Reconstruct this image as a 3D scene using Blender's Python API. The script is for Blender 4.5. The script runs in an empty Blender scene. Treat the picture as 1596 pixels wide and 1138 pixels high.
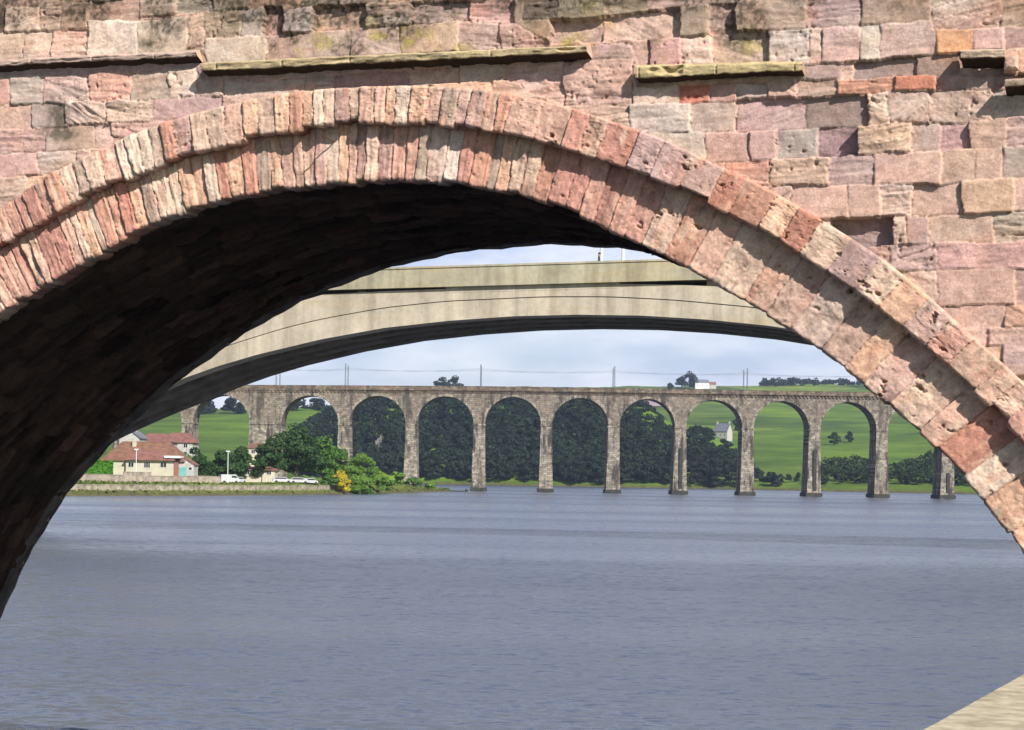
import bpy, math, random
import numpy as np
from mathutils import Vector, Matrix
random.seed(7)
RNG = np.random.RandomState(11)
scene = bpy.context.scene
COL = scene.collection
CAMZ = 4.8
F, XC, YH, ROLL = 3000.0, 798.0, 742.5, 0.0163
cr, sr = math.cos(ROLL), math.sin(ROLL)

# ------------------------------------------------------------------ measuring helpers
def ray(px, py):
    x = px - XC; y = py - YH
    return Vector(((cr*x + sr*y)/F, 1.0, -(-sr*x + cr*y)/F))
def at(px, py, Y):
    r = ray(px, py); return Vector((r.x*Y, Y, CAMZ + r.z*Y))
def to_px(x, y, z):
    X = F*x/y; Yv = -F*(z-CAMZ)/y
    return XC + cr*X - sr*Yv, YH + sr*X + cr*Yv

# ------------------------------------------------------------------ noise
def vnoise(x, y, seed=0):
    x = np.asarray(x, float); y = np.asarray(y, float)
    xi = np.floor(x).astype(np.int64); yi = np.floor(y).astype(np.int64)
    fx = x-xi; fy = y-yi
    fx = fx*fx*(3-2*fx); fy = fy*fy*(3-2*fy)
    def h(a, b):
        n = (a*374761393 + b*668265263 + seed*1442695041) & 0xFFFFFFFF
        n = ((n ^ (n >> 13))*1274126177) & 0xFFFFFFFF
        n = n ^ (n >> 16)
        return (n & 0xFFFFFF)/float(0xFFFFFF)
    a = h(xi, yi); b = h(xi+1, yi); c = h(xi, yi+1); d = h(xi+1, yi+1)
    return (a*(1-fx)+b*fx)*(1-fy) + (c*(1-fx)+d*fx)*fy
def fbm(x, y, seed=0, oct=3, gain=.55):
    s = 0; a = 1; t = 0
    for k in range(oct):
        s = s + a*vnoise(x*2**k, y*2**k, seed+k*17); t += a; a *= gain
    return s/t*2-1

# ------------------------------------------------------------------ materials
def new_mat(name):
    m = bpy.data.materials.new(name); m.use_nodes = True
    nt = m.node_tree
    return m, nt, nt.nodes['Principled BSDF']
def node(nt, typ, **kw):
    n = nt.nodes.new(typ)
    for k, v in kw.items():
        if k in ('operation', 'blend_type', 'data_type', 'feature', 'noise_dimensions', 'attribute_name', 'vector_type'):
            setattr(n, k, v)
        else:
            n.inputs[k].default_value = v
    return n
def lin(c):
    return tuple(((v/255)/12.92 if v/255 <= .04045 else ((v/255+.055)/1.055)**2.4) for v in c)
def ramp(nt, fac, stops):
    r = nt.nodes.new('ShaderNodeValToRGB')
    el = r.color_ramp.elements
    while len(el) < len(stops): el.new(.5)
    for e, (p, c) in zip(el, stops):
        e.position = p; e.color = (*c, 1)
    nt.links.new(fac, r.inputs['Fac']); return r.outputs['Color']
def mixc(nt, fac, a, b, mode='MIX'):
    m = nt.nodes.new('ShaderNodeMix'); m.data_type = 'RGBA'; m.blend_type = mode
    for sock, v in ((0, fac), (6, a), (7, b)):
        if hasattr(v, 'is_linked') or hasattr(v, 'links'): nt.links.new(v, m.inputs[sock])
        elif sock == 0: m.inputs[0].default_value = v
        else: m.inputs[sock].default_value = (*v, 1)
    return m.outputs[2]
def noise(nt, scale, detail=4, rough=.55, vec=None, dist=0, coord='Object', stretch=None):
    n = nt.nodes.new('ShaderNodeTexNoise')
    n.inputs['Scale'].default_value = scale; n.inputs['Detail'].default_value = detail
    n.inputs['Roughness'].default_value = rough; n.inputs['Distortion'].default_value = dist
    if vec is None:
        tc = nt.nodes.new('ShaderNodeTexCoord'); vec = tc.outputs[coord]
    if stretch:
        mp = nt.nodes.new('ShaderNodeMapping'); mp.inputs['Scale'].default_value = stretch
        nt.links.new(vec, mp.inputs['Vector']); vec = mp.outputs[0]
    nt.links.new(vec, n.inputs['Vector'])
    return n.outputs['Fac']
def bump(nt, bs, h, strength, dist):
    b = nt.nodes.new('ShaderNodeBump'); b.inputs['Strength'].default_value = strength
    b.inputs['Distance'].default_value = dist
    nt.links.new(h, b.inputs['Height']); nt.links.new(b.outputs[0], bs.inputs['Normal']); return b
def simple(name, c1, c2, scale, rough=.85, bmp=0, bd=.02, detail=4, stretch=None, lo=.35, hi=.65, spec=.3):
    m, nt, bs = new_mat(name)
    f = noise(nt, scale, detail, .6, stretch=stretch)
    nt.links.new(ramp(nt, f, [(lo, c1), (hi, c2)]), bs.inputs['Base Color'])
    bs.inputs['Roughness'].default_value = rough
    bs.inputs['Specular IOR Level'].default_value = spec
    if bmp: bump(nt, bs, f, bmp, bd)
    return m

def make_stone_mat():
    m, nt, bs = new_mat('weathered_sandstone')
    at_ = nt.nodes.new('ShaderNodeAttribute'); at_.attribute_name = 'stone'
    f = noise(nt, 38, 5, .7)
    c = mixc(nt, .55, at_.outputs['Color'], ramp(nt, f, [(.3, (.55, .52, .50)), (.62, (1.15, 1.15, 1.15))]), 'MULTIPLY')
    g = noise(nt, 9, 5, .65)
    c = mixc(nt, .6, c, ramp(nt, g, [(.32, (.66, .6, .58)), (.6, (1.12, 1.1, 1.08))]), 'MULTIPLY')
    nt.links.new(c, bs.inputs['Base Color'])
    bs.inputs['Roughness'].default_value = .95; bs.inputs['Specular IOR Level'].default_value = .12
    bump(nt, bs, noise(nt, 42, 6, .8), .9, .014)
    return m
M = {}
M['stone'] = make_stone_mat()

# ------------------------------------------------------------------ object helpers
def link(name, me, mat=None, parent=None, smooth=False):
    o = bpy.data.objects.new(name, me); COL.objects.link(o)
    if mat:
        for mm in (mat if isinstance(mat, (list, tuple)) else [mat]): me.materials.append(mm)
    if parent: o.parent = parent
    if smooth and len(me.polygons): me.polygons.foreach_set('use_smooth', [True]*len(me.polygons))
    return o
def tag(o, label=None, cat=None, group=None, kind=None):
    if label: o['label'] = label
    if cat: o['category'] = cat
    if group: o['group'] = group
    if kind: o['kind'] = kind
    return o
def thing(name, label, cat, loc=(0, 0, 0), rz=0, group=None):
    o = bpy.data.objects.new(name, None); COL.objects.link(o)
    o.location = loc; o.rotation_euler = (0, 0, rz); o.empty_display_size = .2
    return tag(o, label, cat, group)
def children(o): return [c for c in bpy.data.objects if c.parent == o]
def copy_tree(o, parent=None, kids=None):
    c = o.copy(); COL.objects.link(c)
    if parent: c.parent = parent
    for ch in children(o): copy_tree(ch, c)
    return c
class MB:
    def __init__(s): s.v = []; s.f = []; s.mi = []
    def add(s, vs, fs, mi=0):
        n = len(s.v); s.v += [tuple(v) for v in vs]; s.f += [tuple(i+n for i in f) for f in fs]; s.mi += [mi]*len(fs)
    def box(s, x0, x1, y0, y1, z0, z1, mi=0, taper=0, M_=None):
        t = taper
        vs = [(x0, y0, z0), (x1, y0, z0), (x1, y1, z0), (x0, y1, z0), (x0+t, y0+t, z1), (x1-t, y0+t, z1), (x1-t, y1-t, z1), (x0+t, y1-t, z1)]
        if M_: vs = [M_ @ Vector(v) for v in vs]
        s.add(vs, [(0, 3, 2, 1), (4, 5, 6, 7), (0, 1, 5, 4), (1, 2, 6, 5), (2, 3, 7, 6), (3, 0, 4, 7)], mi)
    def tube(s, pts, rs, n=6, mi=0, cap=True):
        pts = [Vector(p) for p in pts]
        if not isinstance(rs, (list, tuple)): rs = [rs]*len(pts)
        base = len(s.v); vs = []
        for i, p in enumerate(pts):
            t = (pts[min(i+1, len(pts)-1)]-pts[max(i-1, 0)]).normalized()
            a = t.cross(Vector((0, 0, 1)) if abs(t.z) < .95 else Vector((1, 0, 0))).normalized(); b = t.cross(a)
            for k in range(n):
                th = 2*math.pi*k/n; vs.append(p+(a*math.cos(th)+b*math.sin(th))*rs[i])
        fs = []
        for i in range(len(pts)-1):
            for k in range(n):
                fs.append((i*n+k, i*n+(k+1) % n, (i+1)*n+(k+1) % n, (i+1)*n+k))
        if cap: fs += [tuple(range(n)), tuple(range((len(pts)-1)*n, len(pts)*n))[::-1]]
        s.add(vs, fs, mi)
    def prism(s, poly, y0, y1, mi=0):          # poly in (x,z), extruded along y
        n = len(poly)
        vs = [(x, y0, z) for x, z in poly]+[(x, y1, z) for x, z in poly]
        s.add(vs, [tuple(range(n)), tuple(range(n, 2*n))[::-1]]+[(i, i+n, (i+1) % n+n, (i+1) % n) for i in range(n)], mi)
    def build(s, name, mat=None, parent=None, smooth=False):
        me = bpy.data.meshes.new(name); me.from_pydata(s.v, [], s.f)
        o = link(name, me, mat, parent, smooth)
        if any(s.mi): me.polygons.foreach_set('material_index', s.mi)
        me.update(); return o
def grid_mesh(name, P, colr, keep=None, mat=None, parent=None, smooth=True):
    """P: (n,m,3) vertex grid, colr (n,m,3) stone colours, keep (n-1,m-1) bool."""
    n, m = P.shape[:2]
    idx = np.arange(n*m).reshape(n, m)
    q = np.stack([idx[:-1, :-1], idx[1:, :-1], idx[1:, 1:], idx[:-1, 1:]], -1)
    q = q[keep] if keep is not None else q.reshape(-1, 4)
    used = np.zeros(n*m, bool); used[q.ravel()] = True
    remap = np.cumsum(used)-1
    V = P.reshape(-1, 3)[used]; q = remap[q]
    me = bpy.data.meshes.new(name)
    me.vertices.add(len(V)); me.vertices.foreach_set('co', V.astype(np.float32).ravel())
    me.loops.add(q.size); me.loops.foreach_set('vertex_index', q.astype(np.int32).ravel())
    me.polygons.add(len(q)); me.polygons.foreach_set('loop_start', np.arange(0, q.size, 4, dtype=np.int32))
    me.polygons.foreach_set('loop_total', np.full(len(q), 4, np.int32))
    me.update(calc_edges=True)
    if colr is not None:
        ca = me.color_attributes.new('stone', 'FLOAT_COLOR', 'POINT')
        c = np.ones((len(V), 4), np.float32); c[:, :3] = colr.reshape(-1, 3)[used]
        ca.data.foreach_set('color', c.ravel())
    return link(name, me, mat, parent, smooth)

# ================================================================== OLD STONE BRIDGE
TH, D0, WB = -0.33, 17.8, 5.2
du = np.array([math.cos(TH), math.sin(TH)]); nn = np.array([-math.sin(TH), math.cos(TH)])
def unproj(px, py, w):
    px = np.asarray(px, float); py = np.asarray(py, float)
    x = px-XC; y = py-YH
    X = (cr*x+sr*y)/F; Z = -(-sr*x+cr*y)/F
    t = (D0+w)/(X*nn[0]+nn[1])
    return X*t*du[0]+t*du[1], Z*t+CAMZ
def wpos(u, w, z):
    u, w, z = np.broadcast_arrays(u, w, z)
    return np.stack([u*du[0]+(D0+w)*nn[0], u*du[1]+(D0+w)*nn[1], z], -1)
def wpix(u, w, z):
    P = wpos(u, w, z); return to_px(P[..., 0], P[..., 1], P[..., 2])

WALL_W, OUT_W, IN_W = -.10, -.16, 0.0
intr = [(0,487),(60,452),(120,415),(180,381),(230,352),(310,322),(400,300),(500,288),(600,281),(700,285),(800,300),(860,318),(930,350),(1000,384),(1100,436),(1180,482),(1250,525),(1330,588),(1400,645),(1460,700),(1500,740),(1560,815),(1596,868)]
midl = [(0,382),(79,337),(148,292),(224,272),(264,253),(316,235),(370,220),(420,210),(479,199),(532,192),(585,190),(664,192),(743,202),(796,212),(853,226),(919,247),(985,266),(1037,287),(1077,303),(1140,334),(1196,364),(1275,418),(1315,445),(1367,478),(1407,512),(1447,549),(1499,597),(1565,657),(1596,686)]
extr = [(0,322),(32,300),(74,272),(148,235),(211,208),(277,183),(330,169),(396,154),(453,144),(519,137),(585,134),(664,134),(716,137),(769,142),(813,150),(874,163),(919,179),(985,199),(1024,211),(1064,232),(1099,250),(1150,270),(1217,305),(1262,332),(1301,355),(1338,380),(1381,407),(1407,427),(1465,477),(1494,506),(1526,535),(1549,553),(1578,580),(1596,597)]
farl = [(0,960),(30,896),(60,838),(100,775),(150,716),(200,665),(265,605),(335,552),(390,515),(450,480),(520,448),(600,420),(680,400),(780,387),(860,382),(1000,392)]
CU, CZ = -8.0, 0.0
def polar(pts, w):
    a = np.array(pts, float); u, z = unproj(a[:, 0], a[:, 1], w)
    ph = np.arctan2(z-CZ, u-CU); r = np.hypot(u-CU, z-CZ); o = np.argsort(ph)
    return ph[o], r[o]
pI, rI = polar(intr, IN_W); pM, rM = polar(midl, OUT_W); pE, rE = polar(extr, OUT_W); pF, rF = polar(farl, WB)
PMAX = math.pi+.0; PMIN = 0.0
def smooth_fn(ph, r, lo, hi):
    P = np.linspace(lo, hi, 1200)
    R = np.interp(P, ph, r)
    # linear slope beyond the ends, damped
    k = np.ones(31)/31
    Rp = np.concatenate([np.full(15, R[0]), R, np.full(15, R[-1])]); R = np.convolve(Rp, k, 'valid')
    return P, R
def join_profile():
    # intrados: near data, completed on the left by the far edge's data (same arch)
    left = pF > pI.max()+.03
    off = np.interp(pI.max(), pF, rF) - rI[-1]
    ph = np.concatenate([pI, pF[left]]); r = np.concatenate([rI, rF[left]-off*np.exp(-(pF[left]-pI.max())*2)])
    return ph, r
pI2, rI2 = join_profile()
PI_, RI_ = smooth_fn(pI2, rI2, 0, math.pi)
def rin(p): return np.interp(p, PI_, RI_)
PF_, RF_ = smooth_fn(np.concatenate([[0, pF.min()-.12], pF]), np.concatenate([[rin(0), rin(pF.min()-.12)], rF]), 0, math.pi)
def rfar(p): return np.interp(p, PF_, RF_)
PM_, DM_ = smooth_fn(pM, rM-rin(pM), 0, math.pi)
PE_, DE_ = smooth_fn(pE, rE-rin(pE), 0, math.pi)
def rmid(p): return rin(p)+np.interp(p, PM_, DM_)
def rext(p): return rin(p)+np.interp(p, PE_, DE_)

PAL = {'P': (206,170,152), 'M': (172,143,140), 'G': (172,164,150), 'B': (196,166,142), 'C': (224,202,182), 'W': (232,222,204),
       'O': (204,140,112), 'R': (190,108,80), 'T': (170,137,104), 'L': (150,138,108), 'D': (92,86,72), 'Y': (214,150,70), 'V': (148,124,122), 'S': (226,184,150)}
PMEAN = np.array(lin((202,171,161)))
def colr(c, k=None):
    k = {'R': .7, 'O': .6, 'Y': .5, 'D': .85, 'L': .65, 'V': .62, 'G': .55}.get(c, .5) if k is None else k
    return PMEAN*(1-k)+np.array(lin(PAL[c]))*k
line = lambda pts: (np.array([p[0] for p in pts], float), np.array([p[1] for p in pts], float))
# course lines traced on the wall, top to bottom
TOP = line([(-100,-60),(1700,-60)])
A0 = line([(-100,20),(0,12),(92,8),(215,-4),(216,26),(290,22),(380,12),(466,12),(560,6),(700,0),(815,-4),(816,32),(945,26),(1010,16),(1150,4),(1250,-4),(1450,-12),(1700,-22)])
A1 = line([(-100,56),(0,51),(136,45),(138,34),(290,28),(292,76),(318,73),(320,60),(400,57),(445,51),(548,45),(637,40),(732,30),(800,36),(858,66),(937,63),(1058,57),(1150,50),(1250,47),(1340,40),(1450,32),(1455,46),(1566,44),(1700,40)])
SB1 = line([(-100,105),(0,100),(305,86),(315,104),(400,100),(700,82),(915,72),(935,66),(985,70),(990,106),(1196,104),(1250,101),(1300,97),(1380,92),(1430,86),(1500,82),(1562,78),(1590,76),(1700,72)])
SB2 = line([(-100,126),(0,121),(305,107),(315,126),(400,126),(700,104),(915,92),(985,92),(990,136),(1196,128),(1250,122),(1330,124),(1430,118),(1500,116),(1562,116),(1700,108)])
B1 = line([(-100,168),(0,165),(165,158),(310,152),(400,146),(790,124),(875,166),(985,163),(1077,161),(1196,152),(1256,150),(1354,145),(1449,140),(1547,138),(1700,130)])
B2 = line([(-100,208),(0,203),(150,193),(240,187),(400,178),(900,215),(1019,208),(1077,206),(1196,203),(1256,199),(1346,196),(1423,191),(1512,190),(1570,182),(1700,178)])
B3 = line([(-100,244),(0,240),(150,231),(400,215),(1000,262),(1151,253),(1196,250),(1291,244),(1367,239),(1512,232),(1596,229),(1700,224)])
B4 = line([(-100,280),(0,276),(150,268),(1100,292),(1201,288),(1293,290),(1468,286),(1499,282),(1583,277),(1700,272)])
B5 = line([(-100,322),(0,316),(1200,345),(1294,341),(1446,337),(1549,330),(1596,328),(1700,323)])
B6 = line([(1200,392),(1386,382),(1460,379),(1539,378),(1700,372)])
B7 = line([(1300,430),(1412,424),(1544,420),(1700,416)])
B8 = line([(1380,484),(1462,479),(1565,474),(1700,470)])
B9 = line([(1400,518),(1499,511),(1700,505)])
B10 = line([(1480,545),(1539,540),(1700,532)])
B11 = line([(1500,592),(1700,580)])
ROWS = [
 (TOP, A0, [(-60,60,'B',0),(60,140,'T',0),(140,216,'G',.01),(216,277,'L',.01),(277,330,'D',0),(330,388,'L',.01),(388,466,'T',0),(466,530,'L',-.03),(530,600,'C',.01),(600,700,'T',0),(700,760,'L',.02),(760,815,'M',-.03),(815,870,'D',.01),(870,945,'L',.02),(945,1010,'L',.01),(1010,1150,'B',0),(1150,1250,'B',0),(1250,1380,'T',0),(1380,1520,'P',0),(1520,1650,'B',0)]),
 (A0, A1, [(-60,9,'D',-.01),(9,62,'C',.02),(62,93,'B',0),(93,137,'T',.01),(137,216,'T',0),(216,292,'B',0),(292,318,'T',0),(318,375,'L',.01),(375,410,'G',.01),(410,443,'P',-.07),(443,488,'G',.03),(488,571,'P',-.07),(571,641,'G',.03),(641,731,'M',-.05),(731,800,'P',-.03),(800,858,'L',.01),(858,938,'M',-.07),(938,1060,'P',-.06),(1060,1102,'L',.02),(1102,1147,'P',-.05),(1147,1255,'B',.03),(1255,1342,'M',-.01),(1342,1450,'T',.02),(1450,1560,'P',-.02),(1560,1650,'B',.01)]),
 (A1, SB1, [(-60,38,'P',0),(38,80,'C',.0),(80,138,'S',.01),(138,215,'W',.01),(215,292,'C',.01),(292,320,'T',-.01),(320,415,'C',.01),(415,463,'B',0),(463,548,'P',.01),(548,623,'B',.01),(623,717,'S',.01),(717,779,'B',0),(779,858,'P',.01),(858,937,'P',-.05),(937,1012,'P',-.02),(1012,1062,'P',.01),(1062,1108,'C',0),(1108,1196,'B',-.03),(1196,1261,'W',.02),(1261,1281,'S',.01),(1281,1342,'P',.01),(1342,1372,'W',.01),(1372,1460,'C',.01),(1460,1516,'Y',.02),(1516,1566,'P',.02),(1566,1650,'M',0)]),
 (SB1, SB2, [(-60,990,'M',0),(990,1250,'L',0),(1250,1312,'M',-.01),(1312,1330,'P',-.04),(1330,1428,'V',-.05),(1428,1495,'V',-.02),(1495,1563,'V',-.06),(1563,1586,'B',.04),(1586,1650,'B',.03)]),
 (SB2, B1, [(-60,15,'P',0),(15,66,'G',.01),(66,139,'M',0),(139,203,'P',.01),(203,262,'G',0),(262,304,'C',.01),(304,347,'P',-.01),(347,474,'G',-.02),(474,517,'G',-.01),(517,635,'V',-.05),(635,715,'P',-.04),(715,785,'P',-.01),(785,878,'P',-.02),(878,985,'P',.0),(985,1057,'P',-.02),(1057,1106,'R',-.02),(1106,1147,'P',-.03),(1147,1196,'G',-.04),(1196,1242,'P',-.01),(1242,1304,'T',-.02),(1304,1395,'O',.01),(1395,1460,'R',.02),(1460,1506,'V',-.02),(1506,1550,'M',-.03),(1550,1650,'V',-.05)]),
 (B1, B2, [(-60,50,'B',.0),(50,102,'G',.0),(102,166,'C',.02),(166,238,'C',.02),(238,345,'M',0),(345,500,'P',0),(850,982,'P',.01),(982,1077,'C',.02),(1077,1145,'G',-.03),(1145,1256,'M',-.07),(1256,1352,'V',-.08),(1352,1384,'P',.0),(1384,1449,'M',-.01),(1449,1546,'G',-.03),(1546,1650,'G',-.05)]),
 (B2, B3, [(-60,72,'P',.01),(72,145,'B',0),(145,175,'C',0),(175,300,'P',.01),(950,1100,'C',.01),(1100,1168,'P',0),(1168,1208,'P',.01),(1208,1272,'G',-.07),(1272,1337,'V',-.1),(1337,1420,'S',.03),(1420,1465,'G',-.04),(1465,1511,'M',-.06),(1511,1568,'P',.01),(1568,1650,'M',-.02)]),
 (B3, B4, [(-60,59,'P',0),(59,118,'C',0),(118,220,'P',0),(1020,1130,'P',0),(1130,1199,'O',-.01),(1199,1292,'S',.03),(1292,1361,'M',.0),(1361,1467,'S',.02),(1467,1519,'P',.01),(1519,1564,'B',.01),(1564,1650,'G',.0)]),
 (B4, B5, [(-60,40,'P',0),(40,120,'S',0),(1130,1232,'P',0),(1232,1322,'P',-.01),(1322,1372,'B',0),(1372,1422,'C',0),(1422,1499,'P',-.01),(1499,1581,'S',.03),(1581,1650,'P',0)]),
 (B5, B6, [(1230,1292,'P',-.02),(1292,1391,'V',-.13),(1391,1413,'P',.02),(1413,1447,'M',.01),(1447,1547,'P',-.01),(1547,1650,'G',-.02)]),
 (B6, B7, [(1290,1386,'P',-.02),(1386,1462,'M',.0),(1462,1610,'P',.0),(1610,1700,'C',0)]),
 (B7, B8, [(1380,1461,'P',-.01),(1461,1583,'P',.01),(1583,1680,'M',0)]),
 (B8, B9, [(1440,1566,'P',.0),(1566,1680,'O',.01)]),
 (B9, B10, [(1470,1540,'P',0),(1540,1680,'B',.01)]),
 (B10, B11, [(1500,1562,'P',.0),(1562,1680,'M',.01)]),
]
def stone_field(U, Z):
    """height (m, outward positive) and colour for points of the wall face"""
    X, Y = wpix(U, WALL_W, Z)
    shp = X.shape
    wob = fbm(U*8, Z*8, 3, 4)*4.6; wob2 = fbm(U*6+50, Z*8, 5, 4)*4.2
    Xw = X+wob; Yw = Y+wob2
    sid = np.full(shp, -1, int); E = np.full(shp, -1.0); depth = np.zeros(shp); C = np.zeros(shp+(3,))
    ang = np.zeros(shp); S1 = np.zeros(shp); lamn = np.zeros(shp)
    tops = [(np.interp(Xw, *r[0]), np.interp(Xw, *r[1])) for r in ROWS]
    k = 0
    for (yt, yb), row in zip(tops, ROWS):
        inr = (Yw >= yt) & (Yw < yb)
        ii = np.nonzero(inr)
        xv = Xw[ii]; yv = Yw[ii]; t_ = yt[ii]; b_ = yb[ii]
        for (x0, x1, c, dp) in row[2]:
            m = (xv >= x0) & (xv < x1)
            k += 1
            if not m.any(): continue
            j = (ii[0][m], ii[1][m])
            dx = np.minimum(xv[m]-x0, x1-xv[m]); dy = np.minimum(yv[m]-t_[m], b_[m]-yv[m])
            e = np.minimum(dx, dy)
            sid[j] = k; E[j] = np.minimum(dx, dy)/160
            rr = np.random.RandomState(k)
            tl = rr.uniform(-.02, .02, 2)
            cx = (x0+x1)/2
            depth[j] = dp + rr.uniform(-.008, .008) + tl[0]*(xv[m]-cx)/max(x1-x0, 1) + tl[1]*((yv[m]-t_[m])/np.maximum(b_[m]-t_[m], 1)-.5)
            cc = colr(c)*rr.uniform(.9, 1.1); cc = cc*(1+rr.uniform(-.05, .05, 3))
            C[j] = cc; ang[j] = rr.choice([rr.uniform(-.12, .12), rr.uniform(-.12, .12), rr.uniform(-.6, .6)]); S1[j] = rr.rand()
            lamn[j] = rr.rand()
    # everything outside the traced courses: plain coursed rubble
    zz = Z*3.1 + .05*U + .12*vnoise(U*1.3, Z*0, 9)
    jr = np.floor(zz); fz = zz-jr
    un = U*1.7 + 37.3*np.sin(jr*12.9898) ; cell = np.floor(un + .35*vnoise(jr, np.floor(un), 4))
    fu = (un+.35*vnoise(jr, np.floor(un), 4))-cell
    e2 = np.minimum(np.minimum(fz, 1-fz)/3.1, np.minimum(fu, 1-fu)/1.7) - .008
    h1 = vnoise(cell*7.31+.5, jr*3.7+.5, 21); h2 = vnoise(cell*5.1+.5, jr*9.7+.5, 22)
    o = sid < 0
    pal = np.array([colr(q) for q in 'PMCBPSGT'])
    pick = pal[(h1*7.99).astype(int)]
    E[o] = e2[o]; depth[o] = ((h2-.5)*.04)[o]; C[o] = (pick*(.9+.2*h2[..., None]))[o]
    ang[o] = ((h2-.5)*.5)[o]; S1[o] = h1[o]; lamn[o] = h2[o]; sid[o] = 1000+(cell*13+jr*7)[o].astype(int) % 997
    # relief
    ca, sa = np.cos(ang), np.sin(ang)
    A = U*ca+Z*sa; B = -U*sa+Z*ca
    off = (sid % 97)*3.17
    lam = fbm(A*2.2+off, B*26, 31, 3)
    rough = fbm(U*14+off, Z*14, 33, 4)
    lump = fbm(U*4+off, Z*4, 35, 2)
    h = depth*1.0 + lam*.010*(.15+1.3*lamn) + rough*.006 + lump*.010
    flake = fbm(A*2.6+off, B*7.5, 36, 3)
    h += (np.floor(flake*4.5+.5)/4.5)*.022*(lamn > .3)*(.4+lamn)
    crack = np.clip((np.abs(fbm(A*1.6+off, B*11, 37, 2))-.0), 0, 1)
    h -= .018*np.exp(-(crack/.03)**2)*(lamn > .72)
    pits = np.clip(fbm(U*22+off, Z*22, 39, 2)-.42, 0, 1)
    h -= pits*.08*(S1 > .88)
    edge = np.clip(E/(.010+.012*S1), 0, 1)
    h -= (.004+.009*S1*(lump > -.1))*(1-edge)**2
    jn = fbm(U*9, Z*9, 41, 2)
    mort = E < (.0035+.003*jn)
    h = np.where(mort, np.minimum(h, depth-.006-.02*np.clip(fbm(U*2.1, Z*2.1, 42, 2)+.1, 0, 1)), h)
    # colour
    v = 1 + .12*lam*(.3+lamn) + .10*rough + .10*lump
    Cc = C*v[..., None]
    warm = fbm(U*1.5+9, Z*2.2, 43, 3)
    Cc = Cc*(1+warm[..., None]*np.array([.10, .03, -.07]))
    pl = np.clip(fbm(A*1.2+off, B*3.2+4, 45, 2)*1.5, 0, 1)*(.6*lamn)
    Cc = Cc*(1-pl[..., None]) + (np.array(lin((228, 214, 196))))*pl[..., None]
    rd = np.clip(fbm(A*1.7+off+7, B*4+4, 47, 3)*1.6-.35, 0, 1)*.35
    Cc = Cc*(1-rd[..., None]) + (np.array(lin((196, 132, 100))))*rd[..., None]
    Cc = np.where(mort[..., None], Cc*.55+.4*np.array(lin((206, 180, 160))), Cc)
    # dark soot crust towards the parapet and yellow-green lichen
    soot = np.clip((fbm(U*2.3, Z*2.6, 51, 4)*1.3+.6*np.clip((58-Y)/60, -1.5, 1)-.12)*2.2, 0, 1)*np.clip((130-Y)/60, 0, 1)
    soot = soot*np.clip((1.0-np.clip((X-1000)/500, 0, 1)*.55), 0, 1)
    sp = np.clip(fbm(U*30, Z*30, 52, 3)*3+.4, 0, 1)
    soot = np.clip(soot*(.5+.6*sp), 0, 1)*.85
    Cc = Cc*(1-soot[..., None]) + np.array(lin((66, 62, 50)))*soot[..., None]
    blob = np.exp(-(((X-92)/15)**2+((Y-175)/26)**2)) + .8*np.exp(-(((X-95)/28)**2+((Y-208)/13)**2)) + .6*np.exp(-(((X-235)/20)**2+((Y-68)/8)**2))
    blob = np.clip(blob*(1.0+1.3*fbm(U*18, Z*18, 53, 3)), 0, .8)
    Cc = Cc*(1-blob[..., None]) + np.array(lin((84, 78, 66)))*blob[..., None]
    li = np.clip(fbm(U*5, Z*6, 55, 4)*2.2-.35, 0, 1)*np.exp(-((Y-(np.interp(X, *SB1)-18))/34)**2)*np.clip((X-330)/200, 0, 1)*np.clip((1300-X)/150, 0, 1)*.8
    Cc = Cc*(1-li[..., None]) + np.array(lin((172, 156, 82)))*li[..., None]
    return h, np.clip(Cc, .01, .9)*KST
KST = .97

bridge = thing('stone_bridge', 'old red sandstone road bridge whose weathered arch frames the whole river view', 'bridge', (0, 0, 0))
UL, UR = -12.15, -.95
uu = np.concatenate([np.linspace(-34, UL, 110)[:-1], np.arange(UL, UR, .0105), np.linspace(UR, 12, 80)])
zf0, zf1 = CAMZ+.6, CAMZ+5.35
zz_ = np.concatenate([np.linspace(-3, zf0, 50)[:-1], np.arange(zf0, zf1, .0105), np.linspace(zf1, 10.3, 8)])
Ug, Zg = np.meshgrid(uu, zz_, indexing='ij')
H, CC = stone_field(Ug, Zg)
Pw = wpos(Ug, WALL_W-H, Zg)
uc = (uu[:-1]+uu[1:])/2; zc = (zz_[:-1]+zz_[1:])/2
Uc, Zc = np.meshgrid(uc, zc, indexing='ij')
def inside(Uc, Zc, fn, off):
    ph = np.arctan2(Zc-CZ, Uc-CU); r = np.hypot(Uc-CU, Zc-CZ)
    return ((r < fn(np.clip(ph, 0, math.pi))+off) & (ph > 0)) | ((Zc <= 0) & (Uc > CU-float(rin(math.pi))) & (Uc < CU+float(rin(0))))
grid_mesh('spandrel_wall', Pw, CC, keep=~inside(Uc, Zc, rext, -.07), mat=M['stone'], parent=bridge)
del Pw, H, CC

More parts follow.
